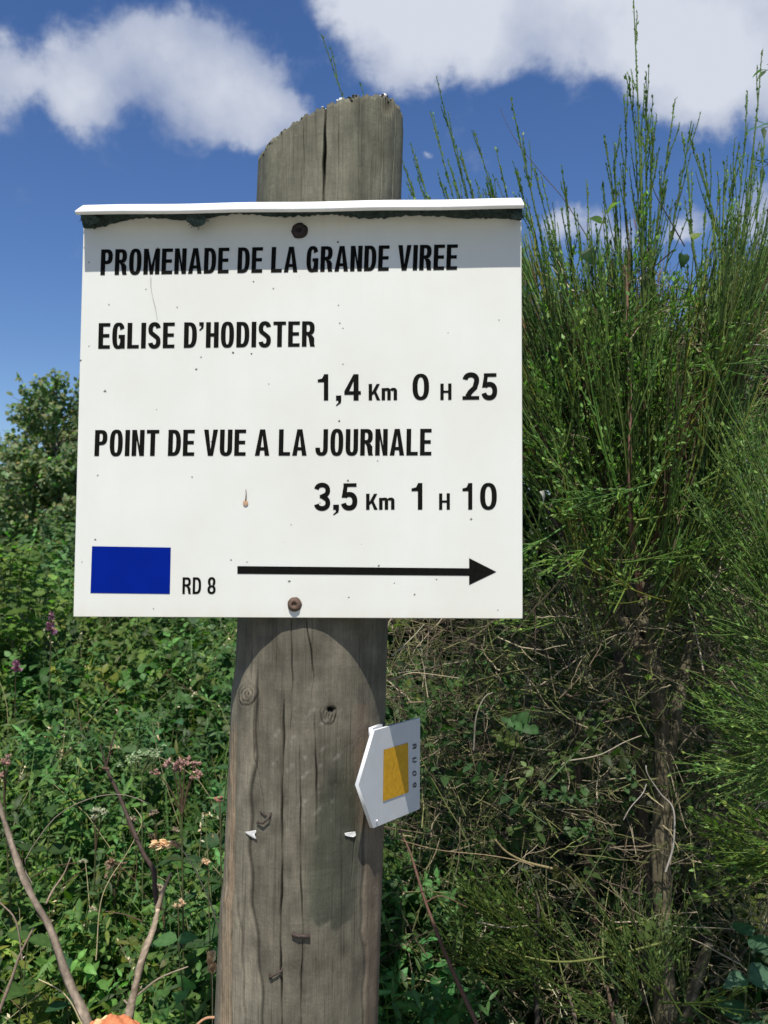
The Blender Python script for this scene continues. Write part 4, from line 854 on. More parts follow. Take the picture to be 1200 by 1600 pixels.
for (tx, ty, bx, by, d, r) in TIPS:
    T = at(np.array(float(tx)), np.array(float(ty)), d); B = at(np.array(float(bx)), np.array(float(by)), d + rng.uniform(-.05, .05))
    P = shoots_batch(B[None], T[None], 16, .10, .5 if abs(tx - bx) > 60 else .1)
    mb = MB(); c = vary(GREEN2, 1, .12, .08)[0]; cc = np.linspace(0, 1, 16)[:, None]; cols = (BROWN * .6 * (1 - cc) ** 3 + c * (1 - (1 - cc) ** 3))[None]
    tubes(mb, P, radii(1, 16, r * .00105, .0008), 5, cols)
    Ln = np.linalg.norm(T - B)
    S1 = side_twigs(P, int(5 + Ln * 14), .03, .17, (8, 20), 7, .15, .93); tubes(mb, S1, radii(len(S1), 7, .0011, .0006), 4, vary(GREEN2, len(S1), .15, .08))
    buds(mb, P, .0055, .0075, GREEN2 * 1.1, 20); buds(mb, S1, .0075, .0065, GREEN2 * 1.1, 24)
    o = mb.build('shoot', M_shoot, broom)
# the mass of shoots: from the boughs to tips in an envelope
def env_top(x): return np.interp(x, [560, 640, 700, 800, 870, 900, 950, 1000, 1040, 1065, 1100, 1150, 1200, 1300], [420, 330, 330, 345, 370, 400, 370, 340, 430, 500, 400, 330, 290, 260])
def mass(n, cx, cy, cd, xr, yspan, dr, parent, name, side=9, lab=None, col=GREEN, r0=.0017, slen=(.05, .22), twr=.0012, bsp=.012, pull=(.35, .75)):
    tx = rng.uniform(*xr, n); ty = env_top(tx) + np.abs(rng.normal(0, 1, n)) * yspan; d = rng.uniform(*dr, n)
    T = at(tx, ty, d); C = at(np.full(n, cx) + rng.normal(0, 25, n), np.full(n, cy) + rng.normal(0, 50, n), np.full(n, cd) + rng.normal(0, .06, n))
    k = rng.uniform(*pull, (n, 1)); k = np.minimum(k, .62 / np.linalg.norm(C - T, axis=1, keepdims=True)); B = T + (C - T) * k
    P = shoots_batch(B, T, 9, .12, .8); S1 = side_twigs(P, side, *slen, (9, 24), 6)
    cn = vary(col, n, .3, .2); old = rng.uniform(0, 1, n) < .16; cn[old] = vary(BROWN * .9, old.sum(), .3, .1); cs = np.repeat(cn * 1.15, side, 0) * np.exp(rng.normal(0, .3, (n * side, 1)))
    mb = MB(); tubes(mb, P, radii(n, 9, r0, .0007), 4, cn); tubes(mb, S1, radii(len(S1), 6, twr, .0005), 3, cs)
    buds(mb, S1, bsp, .006, col * 1.15, 25)
    o = mb.build(name, M_shoot, parent); o['kind'] = 'stuff'
    if lab: o['label'] = lab
mass(290, 1000, 960, 1.42, (600, 1230), 130, (1.25, 1.85), broom, 'shoots', 10, 'mass of upright green shoots')
mass(200, 1000, 1040, 1.42, (760, 1230), 260, (1.2, 1.9), broom, 'shoots', 9, 'lower shoots in the shrub', col=GREEN * .95)
def feathery(n, name):
    B = at(rng.uniform(880, 1120, n), rng.uniform(560, 980, n), rng.uniform(1.26, 1.6, n)); ang = rng.normal(0, .75, n) + (B[:, 0] - .45) * 2.2; Ln = rng.uniform(.12, .32, n); d = np.stack([np.sin(ang), rng.normal(-.25, .35, n), np.cos(ang)], -1); T = B + norm(d) * Ln[:, None]
    P = shoots_batch(B, T, 8, .12, .6); S1 = side_twigs(P, 9, .03, .12, (16, 42), 5); c = vary(GREEN2 * 1.1, n, .3, .25)
    mb = MB(); tubes(mb, P, radii(n, 8, .0014, .0007), 4, c); tubes(mb, S1, radii(len(S1), 5, .0010, .0005), 3, np.repeat(c, 9, 0)); buds(mb, S1, .008, .0085, GREEN2 * 1.3, 35)
    o = mb.build(name, M_shoot, broom); o['kind'] = 'stuff'
feathery(230, 'side_sprays')
# second broom, to the right and nearer: its sprays arch in from the right edge
broom2 = empty('broom_shrub', (.78, 1.15, 0), 'nearer green broom shrub arching in at the right edge of the picture', 'shrub')
trunk(broom2, [(1460, 1900), (1440, 1600), (1400, 1300), (1330, 1100), (1300, 950)], [1.2, 1.2, 1.2, 1.2, 1.2], .018, .008)
def sprays(n, px0, py0, d0, spread, tx, ty, dr, parent, name, side=12, col=GREEN, up=.3, slen=(.04, .16), sag=.0, r0=.0018, bs=.0065, bsp=.010):
    T = at(rng.uniform(*tx, n), rng.uniform(*ty, n), rng.uniform(*dr, n)); B = at(px0 + rng.normal(0, spread, n), py0 + rng.normal(0, spread, n), d0 + rng.normal(0, .05, n))
    k = rng.uniform(.0, .5, (n, 1)); B = B + (T - B) * k
    P = shoots_batch(B, T, 9, .14, up); P[:, :, 2] -= sag * np.linspace(0, 1, 9)[None] ** 2; S1 = side_twigs(P, side, *slen, (14, 34), 6)
    mb = MB(); tubes(mb, P, radii(n, 9, r0, .0007), 4, vary(col, n, .2, .1)); tubes(mb, S1, radii(len(S1), 6, .0010, .0005), 3, vary(col * 1.15, len(S1), .22, .1)); buds(mb, S1, bsp, bs, col * 1.3, 30)
    o = mb.build(name, M_shoot, parent); o['kind'] = 'stuff'
sprays(44, 1310, 1050, 1.2, 50, (1060, 1230), (560, 1000), (1.1, 1.4), broom2, 'shoots', col=GREEN * 1.05)
sprays(40, 1330, 1150, 1.2, 50, (1090, 1220), (980, 1250), (1.05, 1.4), broom2, 'shoots', col=GREEN * 1.1, up=1.0)
sprays(9, 1320, 1330, 1.15, 30, (1120, 1200), (1240, 1360), (1.05, 1.25), broom2, 'yellow_green_shoots', 12, col=np.array([.075, .12, .02]), up=1.2, bs=.009, bsp=.008)
# low broom sprays at the foot, sunlit
broom3 = empty('broom_shrub', (.25, 1.5, 0), 'low young broom with yellowish tips at the foot of the thicket', 'shrub')
trunk(broom3, [(860, 1800), (840, 1620), (838, 1480), (842, 1400)], [1.35, 1.35, 1.33, 1.32], .006, .003, col=(.06, .045, .035))
sprays(22, 880, 1560, 1.32, 25, (690, 840), (1350, 1520), (1.15, 1.4), broom3, 'shoots', 12, col=np.array([.065, .10, .022]), up=.2, bs=.007)
sprays(20, 1010, 1600, 1.25, 40, (830, 1180), (1400, 1580), (1.1, 1.4), broom3, 'shoots', 10, col=np.array([.06, .092, .022]), up=.4)
trunk(broom3, [(862, 1357 + 0), (820, 1346), (790, 1330), (772, 1310)], [1.3, 1.28, 1.27, 1.26], .0022, .0012, 'stem', col=(.26, .22, .11), rough=.03)
trunk(broom3, [(1045, 1470), (960, 1492), (880, 1503), (810, 1492), (760, 1468)], [1.25, 1.24, 1.22, 1.22, 1.22], .0018, .0012, 'stem', col=(.12, .14, .04), rough=.03)

# dead twig tangle
def tangle(n, xr, yr, dr, lmin, lmax, r0, cols, parent, name, seed=0, K=7, vertical=.25):
    B = at(rng.uniform(*xr, n), rng.uniform(*yr, n), rng.uniform(*dr, n)); B[:, 2] = np.maximum(B[:, 2], .05)
    d = rand_dirs(n); d[:, 2] = d[:, 2] * .8 + vertical; d = norm(d); Ln = rng.uniform(lmin, lmax, (n, 1, 1)) * rng.uniform(.4, 1, (n, 1, 1))
    u = np.linspace(-.5, .5, K)[None, :, None]; b2 = rand_dirs(n)[:, None]
    P = B[:, None] + d[:, None] * u * Ln + b2 * Ln * (u ** 2) * rng.uniform(-.55, .55, (n, 1, 1)) + rng.normal(0, .0011, (n, K, 3))
    R = radii(n, K, rng.uniform(.5, 1.5, n) * r0, .0005)
    mb = MB(); c = 1.0 * np.array(cols)[rng.integers(0, len(cols), n)] * np.exp(rng.normal(0, .3, (n, 1))); tubes(mb, P, R, 4, np.clip(c, .01, .6))
    S1 = side_twigs(P, 2, lmin * .3, lmax * .35, (25, 60), 4); tubes(mb, S1, radii(len(S1), 4, r0 * .45, .0004), 3, np.repeat(np.clip(c, .01, .6), 2, 0))
    o = mb.build(name, M_dead, parent); return tag(o, kind='stuff')
TW = [(.15, .12, .075), (.30, .255, .17), (.22, .19, .11), (.13, .14, .05), (.08, .06, .04), (.05, .036, .028), (.11, .11, .045), (.07, .09, .03)]
o = tangle(4600, (600, 1240), (930, 1640), (1.32, 2.0), .05, .22, .0010, TW, None, 'dead_twigs'); tag(o, 'tangle of dead grey-brown broom twigs right of the post', 'dead twigs', kind='stuff')
o = tangle(1500, (860, 1240), (440, 980), (1.35, 2.0), .06, .26, .0011, TW, None, 'dead_twigs'); tag(o, 'dead twigs caught up inside the tall broom shrub', 'dead twigs', kind='stuff')
def stick(name, px, d, r0, r1, col, label, cat, subs=(), group=None, rough=.12):
    q_ = .62; r0 *= q_; r1 *= q_; subs = [(a_, b_, c_ * q_, e_ * q_) for a_, b_, c_, e_ in subs]
    root = empty(name, tuple(at(np.array(float(px[0][0])), np.array(float(px[0][1])), d[0])), label, cat, group)
    trunk(root, px, d, r0, r1, 'stem', 40, col, rough, m=M_bark)
    for sp, sd, a, b in subs: trunk(root, sp, sd, a, b, 'side_twig', 16, col, rough)
    return root
PALE = (.25, .22, .165)
stick('bare_twig', [(745, 1440), (790, 1449), (826, 1446)], [1.2, 1.2, 1.2], .0014, .001, PALE, 'short pale dead twig lying level above the low broom', 'twig')
stick('bare_twig', [(740, 1172), (744, 1120), (757, 1090), (772, 1081)], [1.25, 1.24, 1.24, 1.25], .0022, .0012, PALE, 'pale curved dead twig right of the yellow marker plate', 'twig')
stick('bare_twig', [(880, 1190), (935, 1180), (975, 1160), (1005, 1148)], [1.27, 1.26, 1.26, 1.27], .0018, .001, (.3, .27, .2), 'pale twig arching left of the thick broom trunk', 'twig')
stick('bare_twig', [(1040, 1362), (1052, 1320), (1052, 1265), (1032, 1240), (1012, 1210), (1009, 1192)], [1.25, 1.25, 1.25, 1.25, 1.24, 1.24], .0026, .0014, (.36, .32, .27), 'pale kinked twig hanging in front of the thick broom trunk', 'twig', [([(1010, 1225), (1004, 1240), (985, 1262), (972, 1285)], [1.24] * 4, .0014, .0008)])
stick('bare_twig', [(745, 1600), (700, 1500), (665, 1410), (640, 1330), (620, 1290)], [1.2, 1.22, 1.24, 1.26, 1.28], .0055, .002, (.13, .075, .055), 'peeling brown stem leaning right of the foot of the post', 'dead stem', [([(665, 1410), (690, 1400), (735, 1420)], [1.24] * 3, .0015, .0008)])
stick('bare_twig', [(600, 1305), (680, 1327), (760, 1336), (810, 1345), (840, 1356)], [1.2, 1.2, 1.2, 1.2, 1.2], .0006, .0013, (.24, .19, .11), 'ochre twig reaching right from behind the post', 'twig')
stick('bare_twig', [(612, 1025), (630, 1010), (650, 990), (664, 974)], [1.15] * 4, .0018, .0009, (.33, .3, .2), 'pale stalk slanting up right of the post under the board', 'twig')
stick('bare_twig', [(608, 1064), (640, 1052), (668, 1053), (720, 1060)], [1.15] * 4, .0014, .0009, (.3, .27, .18), 'pale stalk bent level right of the post under the board', 'twig')
stick('bare_twig', [(985, 530), (1010, 498), (1045, 484), (1085, 480)], [1.28] * 4, .0016, .0009, (.32, .27, .18), 'pale twig arching right from the bare reddish stem', 'twig')
stick('bare_twig', [(1120, 503), (1160, 505), (1210, 511)], [1.3] * 3, .0017, .0015, (.34, .3, .24), 'upper pale level twig near the right edge', 'twig')
stick('bare_twig', [(1130, 540), (1165, 538), (1210, 541)], [1.32] * 3, .0015, .0014, (.34, .3, .24), 'lower pale level twig near the right edge', 'twig')
stick('bare_twig', [(781, 168), (795, 200), (815, 232), (850, 275), (880, 310), (905, 350), (930, 390)], [1.5] * 7, .0006, .0015, (.12, .09, .07), 'thin brown dead twig slanting against the blue sky', 'twig')
stick('bare_twig', [(1070, 385), (1050, 350), (1025, 305), (1018, 285)], [1.34] * 4, .0018, .001, (.05, .04, .04), 'dark dead twig slanting in front of the tall broom shoots', 'twig', [([(1046, 332), (1055, 318), (1065, 297)], [1.34] * 3, .0008, .0006)])
stick('bare_twig', [(905, 1640), (898, 1590), (888, 1550)], [1.25] * 3, .006, .004, (.15, .11, .08), 'stubby pale cut stem at the bottom edge below the broom', 'stub')
stick('bare_twig', [(965, 1640), (958, 1590), (948, 1540)], [1.25] * 3, .007, .004, (.13, .09, .06), 'reddish cut stem at the bottom edge beside the thick trunk', 'stub')

# ---------------------------------------------------------------- leaf masses
def sprigs(mb_l, mb_s, base, d0, Ln, nn, lsize, kind, col, K=6, opp=True, arch=.15, r0=.0013, out=.75, upn=.8, stemcol=(.08, .11, .04), dv=.28, dh=.16, width=1.0, fold=.22):
    """leafy stems: base [M,3], direction d0, length Ln [M], nn nodes each"""
    M = len(base); d0 = norm(d0); Ln = np.broadcast_to(Ln, (M,))[:, None, None]; u = np.linspace(0, 1, K)[None, :, None]
    hd = norm(rand_dirs(M) * [1, 1, .1]); P = base[:, None] + d0[:, None] * u * Ln + hd[:, None] * Ln * arch * u ** 2 + np.array([0, 0, -1.0]) * Ln * arch * .6 * u ** 2
    tubes(mb_s, P, radii(M, K, r0 * 1.0, r0 * .4), 3, vary(stemcol, M, .2, .1))
    tt = (np.arange(nn) + 1) / nn; tt = np.broadcast_to(tt * .85 + .15, (M, nn)); f = tt * (K - 1); i = np.minimum(f.astype(int), K - 2); fr = (f - i)[..., None]; mi = np.arange(M)[:, None]
    b = P[mi, i] * (1 - fr) + P[mi, i + 1] * fr; T = norm(P[mi, i + 1] - P[mi, i]); ref = norm(np.cross(T, hd[:, None] + .01)); ref2 = np.cross(T, ref)
    ph = np.arange(nn)[None] * (math.pi / 2 if opp else 2.4) + rng.uniform(0, 6.28, (M, 1)); sz = (1.15 - .6 * tt)
    pt = fbm(base, .9, 33, 2)[:, None, None]; lc = (vary(col, M, dv * 1.2, dh * 1.2) * np.concatenate([np.exp(.22 * pt[:, 0]), np.exp(.04 * pt[:, 0]), np.exp(-.25 * pt[:, 0])], 1))[:, None] * np.exp(.32 * fbm(base + 3, 1.4, 35, 2))[:, None, None] * np.exp(rng.normal(0, .12, (M, nn, 1))) * (1 + .35 * (tt[..., None] - .6))
    for sgn in ((0, math.pi) if opp else (0,)):
        a = (ph + sgn)[..., None]; r = ref * np.cos(a) + ref2 * np.sin(a); dr = T * (1 - out) + r * out + np.array([0, 0, -.1]); nr = np.array([0, -.5, 1.0]) * upn + T * .35 + rng.normal(0, .28, r.shape)
        leaves(mb_l, b.reshape(-1, 3), dr.reshape(-1, 3), nr.reshape(-1, 3), (np.broadcast_to(lsize, (M,))[:, None] * sz).reshape(-1) * rng.uniform(.75, 1.2, M * nn), kind, np.clip(lc, .004, .5).reshape(-1, 3), fold, .25, width)
    return P
def canopy(n, xr, dr, hfun, depth, Ln, nn, size, kind, col, name, label, cat, opp=True, out=.75, tilt=.45, r0=.0013, width=1.0, kindtag='stuff', arch=.15, parent=None, stemcol=(.08, .11, .04), patch=0.0, seed=1):
    px = rng.uniform(*xr, n); d = dr[0] + (dr[1] - dr[0]) * rng.uniform(0, 1, n) ** 1.2
    X_ = (px - 600) / F * d; h = hfun(X_, d); z = h - np.abs(rng.normal(0, 1, n)) * depth
    if patch:
        keep = fbm(np.stack([X_, d, z], -1), patch, seed, 2) > -.25; X_, d, z = X_[keep], d[keep], z[keep]
    z = np.maximum(z, .05); B = np.stack([X_, d, z], -1); n = len(B)
    d0 = np.array([0, -.35, 1.0]) + rng.normal(0, tilt, (n, 3)) * [1, 1, .5]; Lr = rng.uniform(*Ln, n); B = B - norm(d0) * Lr[:, None] * .6; B[:, 2] = np.maximum(B[:, 2], .0)
    ml, ms = MB(), MB(); sprigs(ml, ms, B, d0, Lr, nn, rng.uniform(*size, n), kind, col, opp=opp, out=out, r0=r0, width=width, arch=arch, stemcol=stemcol)
    root = parent or empty(name, tuple(B.mean(0) * [1, 1, 0]), label, cat)
    if parent is None: root['kind'] = 'stuff'
    a = ml.build('leaves', M_leaf, root); a['kind'] = 'stuff'; b = ms.build('stems', M_shoot, root); b['kind'] = 'stuff'
    return root
# height of the thicket top by place
def hleft(X_, Y_):
    base = np.interp(Y_, [1.0, 1.4, 2.0, 2.8, 4.0, 6.0], [.80, .93, 1.14, 1.38, 1.55, 1.62])
    return base + .12 * fbm(np.stack([X_, Y_], -1), .45, 4, 3) + .07 * fbm(np.stack([X_, Y_], -1), 1.6, 6, 2) + .05 * np.clip(-X_ - .8, 0, 1)
canopy(4200, (-420, 1500), (6.5, 9.0), lambda X_, Y_: 1.55 + .045 * Y_ + .2 * fbm(np.stack([X_, Y_], -1), .3, 17, 2), .7, (.3, .6), 5, (.06, .10), 'small', (.075, .11, .045), 'far_thicket', 'far olive green thicket closing the view behind the birches', 'thicket', out=.8)
canopy(2300, (-420, 700), (3.2, 5.6), hleft, .26, (.16, .36), 6, (.035, .060), 'small', (.080, .14, .042), 'bramble_thicket', 'far green bramble thicket left of the signpost, in front of the birch', 'brambles', out=.8)
canopy(2900, (-420, 800), (2.1, 3.4), hleft, .22, (.12, .30), 6, (.024, .046), 'ovate', (.068, .135, .036), 'bramble_thicket', 'mid-distance thicket of bramble and nettle left of the signpost', 'brambles', out=.8)
canopy(1300, (-420, 760), (1.25, 2.6), hleft, .16, (.16, .34), 8, (.030, .050), 'lance', (.072, .135, .036), 'herb_thicket', 'narrow leaved herbs mixed through the nettles left of the post', 'herbs', out=.65, width=.9)
canopy(1900, (-420, 760), (1.25, 2.2), hleft, .22, (.10, .26), 6, (.018, .038), 'ovate', (.062, .13, .034), 'herb_thicket', 'nearest leafy herbs left of the foot of the signpost', 'herbs', out=.8, width=.8)
# tall wild grass and herb stalks among them
def grass(n, xr, dr, hfun, Ln, name, label, col, w=.0022, parent=None):
    px = rng.uniform(*xr, n); d = rng.uniform(*dr, n); X_ = (px - 600) / F * d; h = hfun(X_, d) + rng.uniform(-.16, .10, n); Lr = rng.uniform(*Ln, n)
    T = np.stack([X_, d, h], -1); dd = norm(np.array([0, -.1, 1.0]) + rng.normal(0, .28, (n, 3)) * [1, 1, .2]); B = T - dd * Lr[:, None]; K = 7; u = np.linspace(0, 1, K)[None, :, None]
    hd = norm(rand_dirs(n) * [1, 1, .05]); P = B[:, None] + dd[:, None] * u * Lr[:, None, None] + (hd[:, None] - [0, 0, .6]) * Lr[:, None, None] * .22 * u ** 3
    side = norm(np.cross(dd, hd))[:, None]; wv = w * (1 - (u ** 2)) * rng.uniform(.6, 1.5, (n, 1, 1)) + .0002
    G = np.stack([P - side * wv, P + side * wv + hd[:, None] * .0006], 2).reshape(n, K * 2, 3); k = np.arange(K - 1); q = np.stack([2 * k, 2 * k + 1, 2 * k + 3, 2 * k + 2], -1)
    f = (q[None] + (np.arange(n) * K * 2)[:, None, None]).reshape(-1, 4); mb = MB(); mb.add(G.reshape(-1, 3), f, np.repeat(vary(col, n, .25, .15), K * 2, 0))
    o = mb.build(name, M_leaf, parent); return tag(o, label, 'grass', kind='stuff')
grass(4200, (-300, 700), (1.2, 3.0), hleft, (.2, .5), 'wild_grass', 'wild grass blades among the herbs left of the post', (.11, .18, .05), .0015)
def stalks(n):
    px = rng.uniform(-60, 640, n); d = rng.uniform(1.15, 2.6, n); X_ = (px - 600) / F * d; T = np.stack([X_, d, hleft(X_, d) + rng.uniform(-.02, .14, n)], -1)
    B = T - np.stack([rng.normal(0, .12, n), rng.normal(0, .08, n), rng.uniform(.3, .5, n)], -1); P = shoots_batch(B, T, 8, .05, .3); P[:, :, 0] += (rng.normal(0, .10, (n, 1)) * np.linspace(0, 1, 8) ** 3); P[:, :, 2] -= np.abs(rng.normal(0, .05, (n, 1))) * np.linspace(0, 1, 8) ** 4
    mb = MB(); c = np.array([(.34, .30, .16), (.20, .22, .09), (.16, .10, .06), (.12, .2, .06)])[rng.integers(0, 4, n)]; tubes(mb, P, radii(n, 8, .0011, .0005), 4, c)
    m_ = 10; hd = rng.uniform(0, 1, n) < .45; Q = P[hd]; k = len(Q); tt = rng.uniform(.8, 1, (k, m_)) * 7; i = np.minimum(tt.astype(int), 6); mi = np.arange(k)[:, None]; b = (Q[mi, i] + (Q[mi, i + 1] - Q[mi, i]) * (tt - i)[..., None]).reshape(-1, 3)
    leaves(mb, b, rand_dirs(len(b)) + [0, 0, .8], rand_dirs(len(b)), .008, 'tiny', vary((.42, .36, .22), len(b), .25, .1), .1, 0)
    o = mb.build('tall_grass_stalks', M_dead, None); tag(o, 'thin flowering grass stalks standing above the herbs left of the post', 'grass', kind='stuff')
stalks(190)
def hright(X_, Y_):
    return np.interp(Y_, [1.0, 1.4, 1.8, 2.4], [.72, .84, .95, 1.1]) + .08 * fbm(np.stack([X_, Y_], -1), .6, 9, 3)
grass(1300, (580, 1260), (1.15, 2.2), hright, (.15, .4), 'wild_grass', 'wild grass and thin weeds under the broom shrubs', (.06, .095, .025), .0018)
canopy(520, (590, 1260), (1.25, 2.3), hright, .16, (.1, .22), 5, (.035, .06), 'ovate', (.045, .085, .026), 'herb_thicket', 'broad leaved nettles and herbs under the broom shrubs', 'herbs', out=.85)
canopy(260, (590, 1260), (1.3, 2.1), lambda X_, Y_: 1.36 + .1 * fbm(np.stack([X_, Y_], -1), .8, 19, 2), .32, (.08, .2), 7, (.014, .030), 'small', (.05, .085, .025), 'herb_thicket', 'small leaved green stems growing through the dead twigs right of the post', 'herbs', out=.7, tilt=.8)
# foliage wall behind the broom
def hback(X_, Y_):
    px = 600 + F * X_ / Y_; top = np.interp(px, [500, 620, 800, 900, 1000, 1045, 1070, 1100, 1150, 1200, 1400], [600, 560, 520, 500, 500, 520, 520, 480, 430, 400, 330])
    return EYE + (860 - top) / F * Y_ + .1 * fbm(np.stack([X_, Y_], -1), .4, 14, 3)
bk = canopy(3600, (560, 1330), (2.3, 3.3), hback, .62, (.12, .32), 6, (.028, .045), 'small', (.034, .062, .018), 'hedge_shrub', 'dense dark leafy shrub filling the gap behind the broom', 'shrub', out=.75, tilt=.7)
for k in list(bk.keys()):
    if k == 'kind': del bk[k]
trunk(bk, [(900, 1500), (905, 1200), (890, 900), (880, 700)], [2.8] * 4, .03, .012, 'trunk')
trunk(bk, [(1100, 1500), (1095, 1200), (1110, 900), (1130, 650)], [2.8] * 4, .03, .012, 'trunk')
sprays(0 + 60, 1000, 1250, 2.1, 120, (640, 1200), (600, 1100), (1.9, 2.3), bk, 'twigs', 10, col=GREEN * .8)

# ---------------------------------------------------------------- birch on the left
def birch(px, d, top_px, wpx, label, nb, seedcol, base_h=0):
    X0 = (px - 600) / F * d; root = empty('birch_tree', (X0, d, 0), label, 'tree'); Zt = EYE + (860 - top_px) / F * d
    P = smoothline([(X0, d, -.1), (X0 + .03, d, .8), (X0 - .02, d + .05, 1.6), (X0 + .01, d, Zt * .75), (X0, d, Zt)], 26)
    mb = MB(); tubes(mb, P, np.linspace(.035, .004, 26), 8, (.32, .29, .25)); mb.build('trunk', M_bark, root, True)
    w = wpx / F * d / 2; n = nb; tz = rng.uniform(.28, .98, n) ** .85; f = tz * 25; i = np.minimum(f.astype(int), 24); b = P[i] * (1 - (f - i))[:, None] + P[i + 1] * (f - i)[:, None]
    az = rng.uniform(0, 6.28, n); Ln = w * (1.1 - tz ** 2 * .85) * rng.uniform(.6, 1.15, n) + .12; T = b + np.stack([np.cos(az) * Ln, np.sin(az) * Ln, Ln * rng.uniform(.35, 1.1, n)], -1)
    br = shoots_batch(b, T, 8, .05, .5); mb = MB(); tubes(mb, br, radii(n, 8, .006, .0015), 4, vary((.14, .10, .08), n, .2, .05))
    tw = side_twigs(br, 12, .12, .34, (20, 50), 5, .15, 1.0); tubes(mb, tw, radii(len(tw), 5, .0022, .001), 3, vary((.12, .085, .06), len(tw), .2, .05)); o = mb.build('branches', M_bark, root); o['kind'] = 'stuff'
    ml = MB(); M_ = len(tw); nl = 13; tt = rng.uniform(.05, 1, (M_, nl)); f = tt * 4; i = np.minimum(f.astype(int), 3); fr = (f - i)[..., None]; mi = np.arange(M_)[:, None]
    bb = (tw[mi, i] * (1 - fr) + tw[mi, i + 1] * fr).reshape(-1, 3) + rng.normal(0, .012, (M_ * nl, 3)); dr = rand_dirs(M_ * nl) + [0, -.1, -.35]
    leaves(ml, bb, dr, rand_dirs(M_ * nl) * .8 + [0, -.9, .7], rng.uniform(.024, .042, M_ * nl), 'small', vary(seedcol, M_ * nl, .28, .14), .15, .2)
    o = ml.build('leaves', M_leaf, root); o['kind'] = 'stuff'; return root
birch(85, 5.2, 640, 250, 'young birch tree with small grey-green leaves left of the board', 160, (.17, .21, .10))
birch(-50, 5.6, 715, 290, 'birch tree at the left edge of the picture, cut by the frame', 130, (.165, .20, .095))
birch(200, 6.0, 690, 300, 'birch tree hidden mostly behind the white board', 90, (.11, .14, .06))
def shrub(px, py, d, rpx, n, col, kind, size, label, name='leafy_shrub'):
    c = at(np.array(float(px)), np.array(float(py)), d); root = empty(name, (c[0], c[1], 0), label, 'shrub'); r = rpx / F * d
    B0 = np.array([c[0], c[1] + .05, 0]); T = c + rand_dirs(n) * rng.uniform(.3, 1, (n, 1)) ** .5 * r * [1, .8, 1]
    k = rng.uniform(.12, .3, (n, 1)); Bs = T + (B0 + [0, 0, c[2] - 1.3 * r] - T) * k
    ml, ms = MB(), MB(); sprigs(ml, ms, Bs, T - Bs + [0, 0, .05], np.linalg.norm(T - Bs, axis=1) * 1.3, 6, rng.uniform(*size, n), kind, col, opp=False, r0=.002, dh=.12)
    for a in range(5):
        e = T[rng.integers(0, n)]; P = smoothline([B0 + rng.normal(0, .03, 3) * [1, 1, 0], (B0 + e) / 2 + rng.normal(0, .03, 3), e], 10); tubes(ms, P, np.linspace(.008, .002, 10), 6, (.12, .09, .06))
    o = ml.build('leaves', M_leaf, root); o['kind'] = 'stuff'; o = ms.build('stems', M_bark, root); o['kind'] = 'stuff'; return root
shrub(10, 935, 2.3, 95, 100, (.11, .175, .035), 'lobed', (.032, .05), 'young oak with bright yellow-green lobed leaves at the left edge', 'oak_sapling')
shrub(250, 1010, 2.9, 90, 70, (.10, .15, .07), 'small', (.05, .07), 'pale leaved bush under the left part of the board')
shrub(110, 880, 4.2, 90, 90, (.06, .11, .035), 'small', (.04, .06), 'rounded bush below the birch left of the board')

# ---------------------------------------------------------------- herbs that stand out
def flowerhead(mb, c, r, col, n=60):
    for k in range(max(3, n // 14)):
        o = rand_dirs(1)[0] * [1, .6, .5] * r * .75; cc = c + o; m_ = 14
        d = rand_dirs(m_); d[:, 2] = np.abs(d[:, 2]); leaves(mb, np.repeat(cc[None], m_, 0) + d * r * .12, d, rand_dirs(m_), r * rng.uniform(.25, .45, m_), 'tiny', vary(col, m_, .25, .08), .1, 0)
        g, f = blob(cc, r * .26, 7, k); mb.add(g, f, vary(col, 1, .2, .05)[0] * .8)
def hemp(px, py, d, heads, label, col=(.40, .25, .20), foot=None, leafc=(.05, .09, .03)):
    top = at(np.array(float(px)), np.array(float(py)), d); X0, Y0 = top[0] + rng.normal(0, .03), top[1] + .03
    root = empty('hemp_agrimony', (X0, Y0, 0), label, 'wildflower', 'flowering hemp agrimony')
    ml, ms = MB(), MB(); L0 = top[2]; n = 1
    P = smoothline([(X0, Y0, 0), ((X0 + top[0]) / 2 + .01, Y0, L0 * .5), top - [0, 0, .06], top - [0, 0, .02]], 18); tubes(ms, P, np.linspace(.0026, .0012, 18), 6, (.10, .11, .045))
    nn = 11
    for k in range(nn):
        f = .35 + .62 * k / nn; q = P[int(f * 17)]; a = k * 1.571 + rng.uniform(-.3, .3)
        for s_ in (0, math.pi):
            for dv in (-.5, 0, .5):
                dr = np.array([[math.cos(a + s_ + dv), math.sin(a + s_ + dv), .25]]); leaves(ml, q[None], dr, np.array([[0, 0, 1.0]]) + rng.normal(0, .15, (1, 3)), .06 * (1.2 - .55 * f) * (1 if dv == 0 else .72), 'lance', vary(leafc, 1, .15, .1), .3, .5, 1.5)
    o = ml.build('leaves', M_leaf, root); o['kind'] = 'stuff'
    for (hx, hy, hr) in heads:
        h = at(np.array(float(hx)), np.array(float(hy)), d + rng.uniform(-.02, .02)); tubes(ms, smoothline([top - [0, 0, .06], (h + top) / 2 - [0, 0, .02], h], 6), np.linspace(.0014, .0008, 6), 4, (.12, .08, .05))
        mf = MB(); flowerhead(mf, h, hr * 1.25 / F * d, col, 80); mf.build('flower_head', M_flower, root)
    ms.build('stem', M_shoot, root)
hemp(285, 1210, 1.3, [(268, 1196, 12), (290, 1190, 10), (304, 1212, 10), (243, 1207, 7), (280, 1200, 9), (305, 1195, 8)], 'hemp agrimony with a cluster of dusty pink flower heads left of the post')
hemp(8, 1200, 1.4, [(5, 1186, 10), (12, 1190, 8), (7, 1210, 7)], 'hemp agrimony with pink heads at the left edge')
